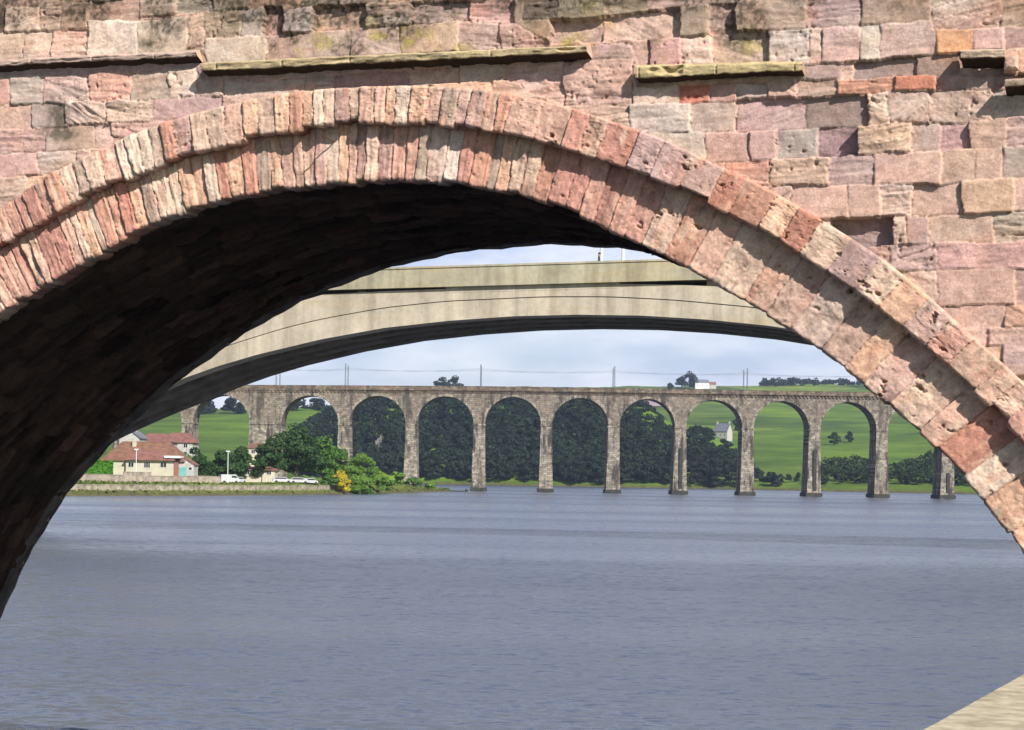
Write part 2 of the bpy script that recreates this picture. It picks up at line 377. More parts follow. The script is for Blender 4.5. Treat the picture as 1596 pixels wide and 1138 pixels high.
# ---- the two rings of voussoirs
def ring(name, rlo, rhi, face_w, back_w, widths, seed, reds, top_wrap=.12):
    rr = np.random.RandomState(seed)
    pv0, pv1 = pI.min()-.03, pI.max()+.06
    step = .0105/8.3
    ph = np.concatenate([np.linspace(0.0, pv0, 60)[:-1], np.arange(pv0, pv1, step), np.linspace(pv1, math.pi, 90)])
    # voussoir boundaries in arc length, measured along the angle
    bs = [0.0]
    while bs[-1] < math.pi:
        bs.append(bs[-1]+widths(bs[-1], rr)/8.3)
    bs = np.array(bs)
    nr = int(.62/.0105)
    t = np.linspace(0, 1, nr)
    PH, T = np.meshgrid(ph, t, indexing='ij')
    lo, hi = rlo(PH), rhi(PH)
    th = hi-lo
    R = lo+T*th
    # joints wander a little along the radius
    PHw = PH + (fbm(PH*60, T*5, seed+1, 2)*.014 + .01*(T-.5)*fbm(PH*9, T*0, seed+2, 1))/8.3
    ki = np.clip(np.searchsorted(bs, PHw)-1, 0, len(bs)-2)
    e = np.minimum(PHw-bs[ki], bs[ki+1]-PHw)*R
    wid = (bs[ki+1]-bs[ki])*8.3
    n = len(bs)
    dep = rr.normal(0, .012, n); tilt = rr.uniform(-.04, .04, n); lenj = rr.normal(0, .014, n); sh = rr.rand(n)
    u = CU+R*np.cos(PH); z = CZ+R*np.sin(PH)
    arc = PH*8.3; rad = T*th
    off = ki*2.37
    streak = fbm(arc*28+off, rad*2.6, seed+3, 3)
    rough = fbm(arc*15, rad*15, seed+4, 4)
    lump = fbm(arc*5+off, rad*4, seed+5, 2)
    bigs = np.clip((wid-.17)/.06, 0, 1)
    h = dep[ki]+tilt[ki]*(T-.5)*.5+streak*.012*(1-.6*bigs)+rough*.010+lump*.016
    pits = np.clip(fbm(arc*8+3, rad*10, seed+6, 5)-.47, 0, 1)
    h -= pits*.34*bigs
    flake = fbm(arc*3+off, rad*5, seed+26, 4)
    h += (np.floor(flake*4+.5)/4)*.022*(sh[ki] > .25)
    pits2 = np.clip(fbm(arc*26+3, rad*22, seed+16, 3)-.52, 0, 1)
    h -= pits2*.07
    eb = T*th; et = (1-T)*th
    h -= .014*(1-.5*bigs)*np.clip(1-e/.014, 0, 1)**2 + .025*np.clip(1-(eb+.01*rough)/.03, 0, 1)**2 + .02*np.clip(1-et/.03, 0, 1)**2
    mort = e < .0035+.003*rough
    h = np.where(mort, h-.006-.012*sh[ki], h)
    R2 = R + (1-T)*(lenj[ki]+.012*rough+.012*(1-np.clip(e/.03, 0, 1))) * (1-T)
    # colour
    cs = np.array([colr(c, .48)*rr.uniform(.88, 1.1) for c in rr.choice(list('PSCWOPSRMSCGOPCSW'), n)])*np.array([1.04, 1.0, .93])
    for (a, b, c) in reds:
        for i in range(n-1):
            xm, ym = wpix(CU+8.6*math.cos((bs[i]+bs[i+1])/2), face_w, CZ+8.6*math.sin((bs[i]+bs[i+1])/2))
            if a <= xm < b: cs[i] = colr(rr.choice(list(c)), .45)*rr.uniform(.9, 1.1)
    C = cs[ki]*(1+.26*streak*(1-.6*bigs)+.16*rough+.12*lump)[..., None]
    rd = np.clip(fbm(arc*6+off, rad*3, seed+7, 3)*1.8-.3, 0, 1)*.34
    C = C*(1-rd[..., None])+np.array(lin((194, 122, 88)))*rd[..., None]
    wh = np.clip(fbm(arc*9+off+5, rad*3.4, seed+8, 3)*1.9-.35, 0, 1)*.45
    C = C*(1-wh[..., None])+np.array(lin((232, 214, 186)))*wh[..., None]
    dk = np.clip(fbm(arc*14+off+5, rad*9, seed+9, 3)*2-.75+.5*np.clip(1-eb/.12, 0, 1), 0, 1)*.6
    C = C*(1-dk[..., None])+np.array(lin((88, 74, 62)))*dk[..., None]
    C = np.where(mort[..., None], C*.8, C)
    C = np.clip(C, .01, .9)*KST
    W = face_w-h
    # wrap the lower edge back under the stone, and the upper edge into the wall
    def wrap(Rc, Wc, Cc, wend, k, lift):
        s = np.linspace(0, 1, k+1)[1:]
        uo = [Rc+lift*q+.012*fbm(ph*70, np.full_like(ph, q*4), seed+11, 2)*q for q in s]
        wo = [Wc*(1-q)+wend*q for q in s]
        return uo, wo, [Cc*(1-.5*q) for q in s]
    ul, wl, cl = wrap(R2[:, 0], W[:, 0], C[:, 0], back_w, 16, .012)
    ut, wt, ct = wrap(R2[:, -1], W[:, -1], C[:, -1], face_w+top_wrap, 4, .0)
    RR = np.column_stack(ul[::-1]+[R2]+ut); WW = np.column_stack(wl[::-1]+[W]+wt)
    CC = np.concatenate([np.stack(cl[::-1], 1), C, np.stack(ct, 1)], 1)
    PHH = np.repeat(ph[:, None], RR.shape[1], 1)
    P = wpos(CU+RR*np.cos(PHH), WW, CZ+RR*np.sin(PHH))
    P = P[:, ::-1]; CC = CC[:, ::-1]
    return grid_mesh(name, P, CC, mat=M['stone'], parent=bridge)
def w_out(p, rr):
    if p > 1.62: return rr.choice([rr.uniform(.11, .17), rr.uniform(.15, .24)])
    if p > 1.35: return rr.uniform(.1, .2)
    return rr.uniform(.17, .33)
def w_in(p, rr):
    if p > 1.3: return rr.choice([rr.uniform(.09, .15), rr.uniform(.12, .2)])
    if p > 1.05: return rr.uniform(.16, .3)
    return rr.uniform(.2, .42)
ring('outer_arch_ring', rmid, rext, OUT_W, IN_W+.06, w_out, 101, [(-50,60,'OSR'),(880,980,'ROS'),(985,1100,'VMPM'),(1310,1345,'V'),(1430,1600,'PSVO')])
ring('inner_arch_ring', rin, lambda p: rmid(p)+.05, IN_W, .28, w_in, 202, [(-100,70,'ROS'),(620,660,'O'),(690,720,'CW'),(725,745,'R'),(880,1050,'OORS'),(1290,1420,'CSB'),(1440,1500,'OP')])

# ---- barrel (soffit) of the arch, near edge to far edge
ph = np.concatenate([np.linspace(0, .45, 30)[:-1], np.arange(.45, math.pi-.0, .0035)])
ww = np.arange(.2, WB+.001, .03)
PH, Wg = np.meshgrid(ph, ww, indexing='ij')
blend = np.clip((Wg-.2)/(WB-.2), 0, 1)
arc = PH*8.3
wy = Wg+.05*fbm(arc*.9, Wg*1.5, 60, 2)
course = np.floor(wy/.27); fc = wy/.27-course
run = arc/.52+7.3*np.sin(course*3.1); cell = np.floor(run); fr = run-cell
rnd = vnoise(course+.5, cell*1.37+.5, 61); rnd2 = vnoise(course*1.7+.5, cell*2.3+.5, 67)
h = .075*(rnd-.5)+.05*fbm(arc*1.4, Wg*5, 63, 4)+.03*fbm(arc*7, Wg*9, 65, 3)
h += .05*np.exp(-(np.minimum(fc, 1-fc)/.10)**2)*(.4+rnd2)+.04*np.exp(-(np.minimum(fr, 1-fr)/.05)**2)
h *= np.clip((WB+.02-Wg)/.5, .3, 1)
R = rin(PH)*(1-blend)+rfar(PH)*blend + .01 + (h+.0)*np.clip((Wg-.3)/.4, 0, 1) + .05*np.clip(1-(Wg-.2)/.5, 0, 1)
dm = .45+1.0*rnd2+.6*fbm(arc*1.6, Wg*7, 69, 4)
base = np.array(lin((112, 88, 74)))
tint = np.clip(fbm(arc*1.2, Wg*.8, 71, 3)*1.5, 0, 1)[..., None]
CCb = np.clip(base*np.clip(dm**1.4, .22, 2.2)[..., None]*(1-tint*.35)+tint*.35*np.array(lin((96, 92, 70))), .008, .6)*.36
Pb = wpos(CU+R*np.cos(PH), Wg, CZ+R*np.sin(PH))
Pb[-1 if False else slice(None), :, 2] = Pb[:, :, 2]
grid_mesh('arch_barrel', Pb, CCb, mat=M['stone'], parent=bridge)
# piers under the springing, far face, deck, parapet
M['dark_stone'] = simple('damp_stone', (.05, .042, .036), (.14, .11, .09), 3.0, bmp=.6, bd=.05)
M['back_stone'] = simple('plain_sandstone', lin((150, 120, 105)), lin((205, 175, 150)), 2.2, bmp=.5, bd=.03)
def wallbox(name, u0, u1, w0, w1, z0, z1, mat, taper=0):
    b = MB()
    P = [wpos(u, w, z) for z in (z0, z1) for (u, w) in ((u0, w0), (u1, w0), (u1, w1), (u0, w1))]
    b.add(P, [(0, 3, 2, 1), (4, 5, 6, 7), (0, 1, 5, 4), (1, 2, 6, 5), (2, 3, 7, 6), (3, 0, 4, 7)])
    return b.build(name, mat, bridge)
rl, rr_ = float(rin(math.pi)), float(rin(0))
wallbox('pier', CU-rl-14, CU-rl-.02, .05, WB, -3, .02, M['dark_stone'])
wallbox('pier', CU+rr_+.02, 12, .05, WB, -3, .02, M['dark_stone'])
u2 = np.linspace(-34, 12, 240); z2 = np.linspace(-3, 8.9, 80)
Ug, Zg = np.meshgrid(u2, z2, indexing='ij'); Uc, Zc = np.meshgrid((u2[1:]+u2[:-1])/2, (z2[1:]+z2[:-1])/2, indexing='ij')
grid_mesh('far_face', wpos(Ug, np.full_like(Ug, WB-.06), Zg)[::-1], None, keep=~inside(Uc, Zc, rfar, .08)[::-1], mat=M['back_stone'], parent=bridge)
b = MB()
nb = 160; phs = np.linspace(0, math.pi, nb)
Pn = []
for p in phs:
    for dr, w in ((0, WB-.25), (0, WB+.03), (.4, WB+.03), (.4, WB-.25)):
        j = .008*math.sin(p*110)+.01*math.sin(p*43)
        r_ = float(rfar(p))+dr+(j if dr == 0 else 0)
        Pn.append(wpos(CU+r_*math.cos(p), w, CZ+r_*math.sin(p)))
b.add(Pn, [(4*i+a, 4*i+4+a, 4*i+4+(a+1) % 4, 4*i+(a+1) % 4) for i in range(nb-1) for a in range(4)])
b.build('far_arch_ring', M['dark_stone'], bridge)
wallbox('roadway', -34, 12, .2, WB-.3, 8.2, 8.3, M['back_stone'])
wallbox('parapet_coping', -34, 12, -.2, .3, 10.28, 10.40, M['back_stone'])
wallbox('parapet_coping', -34, 12, WB-.35, WB+.05, 8.88, 8.98, M['back_stone'])

# ---- projecting string course, broken into stepped lengths
def string(xa, ya0, ya1, xb, yb0, yb1, proj, green, seed, drop=.05):
    n = max(8, int(abs(xb-xa)/1.7)); s = np.linspace(0, 1, n)
    px = xa+(xb-xa)*s
    yt = ya0+(yb0-ya0)*s; yb = ya1+(yb1-ya1)*s
    wf = WALL_W-proj
    u, zt = unproj(px, yt, wf); _, zb = unproj(px, yb, wf)
    nz = fbm(u*8, u*0, seed, 3); nz2 = fbm(u*22, u*0, seed+1, 3)
    zt = zt+.008*nz; zb = zb+.006*nz2+.010*nz
    m = 22
    prof = []   # (w, z) around the section: wall top -> front top -> front bottom -> wall bottom
    W = []; Zs = []; T = []
    for k in range(m+1):
        q = k/m
        if q < .2: a = q/.2; w = -.06+(wf-WALL_W+.06)*a+WALL_W; z = zt+.035*(1-a)
        elif q < .6: a = (q-.2)/.4; w = np.full(n, wf); z = zt*(1-a)+zb*a; w = w+.018*a
        else: a = (q-.6)/.4; w = wf+.018+(WALL_W+.07-wf-.018)*a; z = zb-drop*a
        W.append(np.broadcast_to(w, (n,)).astype(float)); Zs.append(z); T.append(np.full(n, q))
    W = np.stack(W, 1); Zs = np.stack(Zs, 1); T = np.stack(T, 1); Ub = np.repeat(u[:, None], m+1, 1)
    nz3 = fbm(Ub*6, T*5+Ub, seed+3, 4)
    W = W + nz3*.016*(T > .1)*(T < .95)
    W = W + .10*np.clip(fbm(Ub*3.1, T*1.5, seed+9, 3)*2.2-.75, 0, 1)*(T > .15)*(T < .9)
    joint = np.abs(((Ub*1.35+seed) % 1)-.5) < .006
    W = W+np.where(joint & (T < .65), .02, 0)
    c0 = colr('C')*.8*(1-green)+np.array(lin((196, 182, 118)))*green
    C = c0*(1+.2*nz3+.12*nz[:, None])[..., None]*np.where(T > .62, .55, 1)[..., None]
    C = np.where((T > .6)[..., None], np.array(lin((70, 58, 48)))*(1+.3*nz3)[..., None], C)  # dark underside colour: soot plus painted shade below the ledge
    P = wpos(Ub, W, Zs)
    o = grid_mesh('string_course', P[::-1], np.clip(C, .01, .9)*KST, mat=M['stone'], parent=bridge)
    # end caps
    for e in (0, n-1):
        b = MB(); b.add([tuple(P[e, k]) for k in range(m+1)], [tuple(range(m+1))])
        oc = b.build('cap', M['back_stone'], o)
        oc.name = 'string_end'
    return o
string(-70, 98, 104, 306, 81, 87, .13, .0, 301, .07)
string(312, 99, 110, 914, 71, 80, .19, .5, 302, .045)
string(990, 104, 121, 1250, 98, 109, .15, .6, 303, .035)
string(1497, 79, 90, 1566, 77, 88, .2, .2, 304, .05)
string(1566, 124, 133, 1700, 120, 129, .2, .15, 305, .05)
# upright return stone where the string steps down
def blockstone(name, xa, xb, ya, yb, proj, col_, seed):
    n, m = 40, 40
    wf = WALL_W-proj
    u0, z0 = unproj(xa, yb, wf); u1, z1 = unproj(xb, ya, wf)
    a = np.linspace(0, 1, n); c = np.linspace(0, 1, m)
    A, Cg = np.meshgrid(a, c, indexing='ij')
    U = u0+(u1-u0)*A; Z = z0+(z1-z0)*Cg
    ed = np.minimum(np.minimum(A, 1-A)*(u1-u0), np.minimum(Cg, 1-Cg)*(z1-z0))
    W = np.where(ed < .002, WALL_W+.06, wf+.02*np.clip(1-ed/.03, 0, 1)**2+.012*fbm(U*16, Z*16, seed, 3))
    C = colr(col_)*(1+.25*fbm(U*14, Z*14, seed+2, 3))[..., None]
    return grid_mesh(name, wpos(U, W, Z), np.clip(C, .01, .9)*KST, mat=M['stone'], parent=bridge)
blockstone('return_stone', 1564, 1587, 84, 108, .12, 'B', 331)
# iron pin sticking out of the ring, its rust stain below
M['iron'] = simple('rusty_iron', (.05, .025, .015), (.14, .06, .03), 20, rough=.8)
u_, z_ = unproj(521, 221, IN_W)
b = MB(); b.tube([wpos(u_, .05, z_), wpos(u_, -.29, z_+.005)], [.008, .007], 6)
b.build('iron_pin', M['iron'], bridge)

# ================================================================== QUAY COPING
cp = simple('coping_sandstone', lin((140, 128, 104)), lin((198, 186, 158)), 9.0, bmp=.5, bd=.012, detail=7, lo=.3, hi=.7)
qt = thing('quay_wall', 'sandy stone coping of the quay wall in the lower right corner', 'wall', (0, 0, 0))
pa = at(1428, 1138, 7.5); pb_ = at(1592, 1041, 7.5*397/302)
pa.z = pb_.z = pa.z
d_ = (pb_-pa).normalized(); nrm = Vector((d_.y, -d_.x, 0)).normalized()
s0, s1 = pa-d_*8.5, pb_+d_*5.6
def strip(name, off0, off1, z0, z1, mat, seed):
    b = MB(); n = 90
    for i in range(n):
        t = i/(n-1); p = s0.lerp(s1, t)
        j = .002*math.sin(t*190+seed)
        a = p+nrm*(off0+j); c = p+nrm*off1
        b.v += [(a.x, a.y, z0), (a.x, a.y, z1-.025), (a.x+nrm.x*.025, a.y+nrm.y*.025, z1), (c.x, c.y, z1), (c.x, c.y, z0)]
    for i in range(n-1):
        for k in range(5):
            b.f.append((5*i+k, 5*i+(k+1) % 5, 5*i+5+(k+1) % 5, 5*i+5+k)); b.mi.append(0)
    b.f += [(0, 1, 2, 3, 4), tuple(5*n-5+k for k in range(5))[::-1]]; b.mi += [0, 0]
    return b.build(name, mat, qt)
strip('coping', 0, .75, pa.z-.2, pa.z, cp, 1)
strip('wall_face', .07, .68, -3, pa.z-.204, M['back_stone'], 3)

# ================================================================== CONCRETE ROAD BRIDGE
TB, DB, WW_B = math.radians(-10), 137.0, 13.5
db = np.array([math.cos(TB), math.sin(TB)]); nb_ = np.array([-math.sin(TB), math.cos(TB)])
def un2(px, py, w=0):
    r = ray(px, py); t = (DB+w)/(r.x*nb_[0]+nb_[1])
    return r.x*t*db[0]+t*db[1], CAMZ+r.z*t
def p2(u, w, z): return (u*db[0]+(DB+w)*nb_[0], u*db[1]+(DB+w)*nb_[1], z)
def mat_concrete(name, c1, c2, c3, streak=True):
    m, nt, bs = new_mat(name)
    f = noise(nt, .35, 6, .65)
    c = ramp(nt, f, [(.3, c1), (.65, c2)])
    g = noise(nt, 1.0, 5, .6, stretch=(.12, .12, 1.6))
    c = mixc(nt, ramp(nt, g, [(.52, (0, 0, 0)), (.75, (.75, .75, .75))]), c, c3)
    s = noise(nt, 3.2, 6, .7)
    c = mixc(nt, .5, c, ramp(nt, s, [(.3, (.72, .72, .70)), (.6, (1.08, 1.08, 1.08))]), 'MULTIPLY')
    st = noise(nt, 1.0, 5, .65, stretch=(1.1, 1.1, .07))
    c = mixc(nt, .55, c, ramp(nt, st, [(.38, (.6, .58, .55)), (.56, (1.05, 1.05, 1.05))]), 'MULTIPLY')
    nt.links.new(c, bs.inputs['Base Color']); bs.inputs['Roughness'].default_value = .9
    bs.inputs['Specular IOR Level'].default_value = .2
    bump(nt, bs, s, .3, .03)
    return m
M['conc'] = mat_concrete('weathered_concrete', lin((156, 146, 128)), lin((186, 174, 154)), lin((168, 150, 120)))
M['conc_l'] = mat_concrete('lichened_parapet_concrete', lin((140, 134, 114)), lin((172, 164, 140)), lin((164, 146, 106)))
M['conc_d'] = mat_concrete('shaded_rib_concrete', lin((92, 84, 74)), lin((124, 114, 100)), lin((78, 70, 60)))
rb = thing('road_bridge', 'pale concrete arch road bridge crossing behind the stone arch', 'bridge')
low = [(230,614),(283,591),(339,571),(400,553),(450,541),(500,529),(600,511),(700,500),(800,493),(900,490.5),(1000,492),(1100,498),(1200,508),(1300,524)]
lip = [(300,556),(400,524),(450,509),(505,496),(600,479),(695,469),(850,462),(950,462),(1050,467),(1180,479),(1300,497)]
topr = [(300,520),(400,490),(505,459),(600,454),(695,450.4),(850,446),(965,442.5),(1050,444),(1125,447),(1300,458)]
def prof(pts):
    q = [un2(*p) for p in pts]; return np.array([p[0] for p in q]), np.array([p[1] for p in q])
lu, lz = prof(low); iu, iz = prof(lip); tu, tz = prof(topr)
uC = lu[9]
def ext(U, us, zs, k):
    # parabola-like continuation outside the traced part
    z = np.interp(U, us, zs)
    sl = (zs[1]-zs[0])/(us[1]-us[0]) if k is None else k
    L = U < us[0]; z = np.where(L, zs[0]+(U-us[0])*.36-(U-us[0])**2*.0085, z)
    sr_ = -.17
    Rr = U > us[-1]; z = np.where(Rr, zs[-1]+(U-us[-1])*sr_-(U-us[-1])**2*.0085, z)
    return z
US = np.concatenate([np.linspace(uC-52, lu[0], 22)[:-1], np.linspace(lu[0], lu[-1], 110), np.linspace(lu[-1], uC+48, 24)[1:]])
smo = lambda a: np.convolve(np.concatenate([[a[0]]*2, a, [a[-1]]*2]), np.ones(5)/5, 'valid')
LZ = ext(US, lu, lz, None); IZ = np.maximum(smo(ext(US, iu, iz, None)), LZ+1.0); TZ = np.maximum(ext(US, tu, tz, None), IZ+.5)
def sheetbox(name, zlo, zhi, w0, w1, mat, us=US):
    b = MB(); n = len(us)
    for i in range(n):
        b.v += [p2(us[i], w0, zlo[i]), p2(us[i], w0, zhi[i]), p2(us[i], w1, zhi[i]), p2(us[i], w1, zlo[i])]
    for i in range(n-1):
        for k in range(4):
            b.f.append((4*i+k, 4*i+4+k, 4*i+4+(k+1) % 4, 4*i+(k+1) % 4)); b.mi.append(0)
    b.f += [(0, 1, 2, 3), (4*n-1, 4*n-2, 4*n-3, 4*n-4)]; b.mi += [0, 0]
    return b.build(name, mat, rb)
keep_ = LZ > -3
U3, L3, I3, T3 = US[keep_], LZ[keep_], IZ[keep_], TZ[keep_]
for k, w in enumerate((0, 3.9, 7.8, WW_B-2.1)):
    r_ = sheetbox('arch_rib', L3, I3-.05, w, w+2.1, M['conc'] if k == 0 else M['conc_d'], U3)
# fascia band above the rib, slightly proud so that the line between shows
sheetbox('rib_flange', I3, np.maximum(T3, I3+.4), -.07, WW_B+.07, M['conc'], U3)
ft = [(300,428),(505,425),(580,422),(700,419.5),(900,413),(1050,408),(1300,398)]
fm = [(300,444),(505,441),(695,437),(965,431),(1125,425),(1300,420)]
fb = [(300,458),(505,452.5),(695,449.5),(965,441.5),(1125,436),(1300,430)]
def lev(pts):
    a, z = prof(pts); kk = np.polyfit(a, z, 1); return np.polyval(kk, US)
FT, FM_, FB = lev(ft), lev(fm), lev(fb)
sheetbox('parapet', FM_, FT, -.38, -.08, M['conc_l'])
sheetbox('parapet', FM_, FT, WW_B+.25, WW_B+.55, M['conc_l'])
sheetbox('parapet_coping', FT+.003, FT+.14, -.45, -.01, M['conc_l'])
sheetbox('deck_edge', FB, FM_-.003, -.42, WW_B+.62, M['conc_l'])
# flush panel at the crown between deck edge and rib
ca_, cb_ = un2(695, 460)[0], un2(965, 450)[0]
us4 = np.linspace(ca_, cb_, 30)
sheetbox('crown_panel', np.interp(us4, US, TZ)-.3, np.interp(us4, US, FB)+.02, -.085, WW_B+.08, M['conc'], us4)
# spandrel columns standing on the rib
for us_ in np.concatenate([np.arange(ca_-6.5, US[0]+4, -6.5), np.arange(cb_+6.5, US[-1]-4, 6.5)]):
    zt = float(np.interp(us_, US, FB)); zb = float(np.interp(us_, US, TZ))
    if zt-zb < .2: continue
    for w in (.9, 4.8, 8.7, 12.4):
        b = MB()
        P = [p2(us_+a, w+c, z) for z in (max(zb-.2, -3), zt+.05) for a, c in ((-.3, -.3), (.3, -.3), (.3, .3), (-.3, .3))]
        b.add(P, [(0, 3, 2, 1), (4, 5, 6, 7), (0, 1, 5, 4), (1, 2, 6, 5), (2, 3, 7, 6), (3, 0, 4, 7)])
        b.build('spandrel_column', M['conc'], rb)
# piers at both springings
for us_ in (U3[0]-1.5, U3[-1]+1.5):
    b = MB(); zt = float(np.interp(us_, US, FB))
    P = [p2(us_+a*k, w, z) for z, k in ((-3, 1.3), (zt+.04, 1)) for a, w in ((-2.2, -.3), (2.2, -.3), (2.2, WW_B+.3), (-2.2, WW_B+.3))]
    b.add(P, [(0, 3, 2, 1), (4, 5, 6, 7), (0, 1, 5, 4), (1, 2, 6, 5), (2, 3, 7, 6), (3, 0, 4, 7)])
    b.build('pier', M['conc'], rb)
# lamp posts and the walker on its deck
M['steel_w'] = simple('pale_painted_steel', lin((205, 208, 210)), lin((225, 228, 230)), 6, rough=.5)
M['steel_g'] = simple('grey_steel', lin((95, 100, 108)), lin((120, 126, 134)), 6, rough=.5)
def bridge_lamp(px, w, label):
    u, _ = un2(px, 410, w); zd = float(np.interp(u, US, FM_))
    P = Vector(p2(u, w, zd))
    t = thing('street_lamp', label, 'street lamp', P, TB, 'street lamps on the road bridge')
    b = MB(); b.tube([(0, 0, -.05), (0, 0, 1.2)], .16, 10); b.build('base', M['steel_w'], t)
    b = MB(); b.tube([(0, 0, 1.2), (0, 0, 8), (0, .3, 8.6), (0, 1.5, 9)], [.11, .08, .07, .05], 10); b.build('pole', M['steel_w'], t)
    b = MB(); b.box(-.15, .15, 1.4, 2.1, 8.92, 9.08, taper=.03); b.build('lamp_head', M['steel_g'], t)
bridge_lamp(971, .6, 'white lamp post standing alone on the concrete bridge deck')
bridge_lamp(937, 2.2, 'white lamp post on the concrete bridge beside the dark clad walker')

def skin_person(name, label, loc, rz, coat, trouser, skin, hair):
    t = thing(name, label, 'person', loc, rz)
    J = {'pelvis': (0, 0, .93, .14), 'waist': (0, .0, 1.08, .125), 'chest': (0, .01, 1.3, .145), 'neck': (0, .01, 1.47, .055), 'head0': (0, .015, 1.55, .075), 'head1': (0, .02, 1.64, .092), 'head2': (0, .01, 1.71, .07),
         'shl': (.17, .01, 1.4, .06), 'ell': (.24, -.02, 1.14, .045), 'wrl': (.22, .1, .92, .032), 'hal': (.21, .15, .84, .034),
         'shr': (-.17, .01, 1.4, .06), 'elr': (-.24, .03, 1.14, .045), 'wrr': (-.23, -.06, .93, .032), 'har': (-.23, -.09, .85, .034),
         'hil': (.09, 0, .88, .095), 'knl': (.1, .14, .5, .062), 'anl': (.1, .2, .09, .04), 'tol': (.11, .34, .04, .035),
         'hir': (-.09, 0, .88, .095), 'knr': (-.1, -.02, .48, .062), 'anr': (-.1, -.24, .12, .04), 'tor': (-.11, -.13, .035, .035)}
    Ed = [('pelvis', 'waist'), ('waist', 'chest'), ('chest', 'neck'), ('neck', 'head0'), ('head0', 'head1'), ('head1', 'head2'), ('chest', 'shl'), ('shl', 'ell'), ('ell', 'wrl'), ('wrl', 'hal'), ('chest', 'shr'), ('shr', 'elr'), ('elr', 'wrr'), ('wrr', 'har'), ('pelvis', 'hil'), ('hil', 'knl'), ('knl', 'anl'), ('anl', 'tol'), ('pelvis', 'hir'), ('hir', 'knr'), ('knr', 'anr'), ('anr', 'tor')]
    ks = list(J); me = bpy.data.meshes.new('body')
    me.from_pydata([J[k][:3] for k in ks], [(ks.index(a), ks.index(b)) for a, b in Ed], [])
    o = link('body', me, None, t)
    md = o.modifiers.new('s', 'SKIN')
    for i, k in enumerate(ks):
        sv = me.skin_vertices[0].data[i]; sv.radius = (J[k][3], J[k][3]*.85 if k in ('chest', 'waist', 'pelvis') else J[k][3]); sv.use_root = (k == 'pelvis')
    o.modifiers.new('u', 'SUBSURF').levels = 1; o.modifiers['u'].render_levels = 1
    m, nt, bs = new_mat('walker_clothing')
    tc = nt.nodes.new('ShaderNodeTexCoord'); sp = nt.nodes.new('ShaderNodeSeparateXYZ'); nt.links.new(tc.outputs['Object'], sp.inputs[0])
    c = ramp(nt, sp.outputs['Z'], [(0, trouser), (.905, trouser), (.91, coat), (1, coat)])
    gt = node(nt, 'ShaderNodeMath', operation='GREATER_THAN'); gt.inputs[1].default_value = 1.49; nt.links.new(sp.outputs['Z'], gt.inputs[0])
    nt.links.new(mixc(nt, gt.outputs[0], c, skin), bs.inputs['Base Color']); bs.inputs['Roughness'].default_value = .85
    me.materials.append(m)
    b = MB(); 
    import bmesh
    bm = bmesh.new(); bmesh.ops.create_icosphere(bm, subdivisions=2, radius=.105)
    for v in bm.verts: v.co = Vector((v.co.x*.95, v.co.y*1.02-.015, v.co.z*.85+1.70 if v.co.z > -.03 or v.co.y < 0 else 1.68))
    hm = bpy.data.meshes.new('hair'); bm.to_mesh(hm); bm.free()
    link('hair', hm, simple('dark_hair', hair, hair, 5), t, True)
    return t
uw, _ = un2(934, 400, .9)
skin_person('person', 'walker in dark clothes crossing the concrete bridge behind its parapet', Vector(p2(uw, .9, float(np.interp(uw, US, FM_))+.02)), TB+math.radians(90), (.03, .035, .05), (.02, .02, .03), (.35, .2, .14), (.02, .015, .01))

# ================================================================== TERRAIN AND WATER
left_bank = [(-34, 20), (-60, 120), (-86, 280), (-78.7, 343), (-62, 374), (-51, 402), (-42.5, 428), (-31.5, 478), (-24, 525), (-19.8, 552), (-15.0, 578), (-17, 590), (-27, 606), (-38, 700), (-60, 850), (-110, 985), (-60, 1000), (0, 990), (100, 975), (150, 930), (209, 895), (300, 870), (520, 820)]
right_bank = [(520, 780), (300, 640), (190, 500), (150, 380), (110, 220), (70, 120), (28, 60), (12, 22), (8, 10), (6, -20), (-34, -20)]
RIV = np.array(left_bank+right_bank, float)
def river_sd(x, y):
    """signed distance to the river outline, negative inside the water"""
    x = np.asarray(x, float); y = np.asarray(y, float)
    d = np.full(x.shape, 1e9); ins = np.zeros(x.shape, bool)
    n = len(RIV)
    for i in range(n):
        ax, ay = RIV[i]; bx, by = RIV[(i+1) % n]
        ex, ey = bx-ax, by-ay; L = ex*ex+ey*ey
        t = np.clip(((x-ax)*ex+(y-ay)*ey)/L, 0, 1)
        d = np.minimum(d, np.hypot(x-ax-t*ex, y-ay-t*ey))
        c = ((ay > y) != (by > y)) & (x < (bx-ax)*(y-ay)/(by-ay+1e-12)+ax)
        ins ^= c
    return np.where(ins, -d, d)
rpx = [-2000, 200, 345, 480, 600, 700, 860, 1000, 1150, 1300, 1350, 1600, 2600]
rpy = [650, 646, 643, 639, 628, 608, 606, 605, 604.5, 602.5, 601.5, 597, 566]
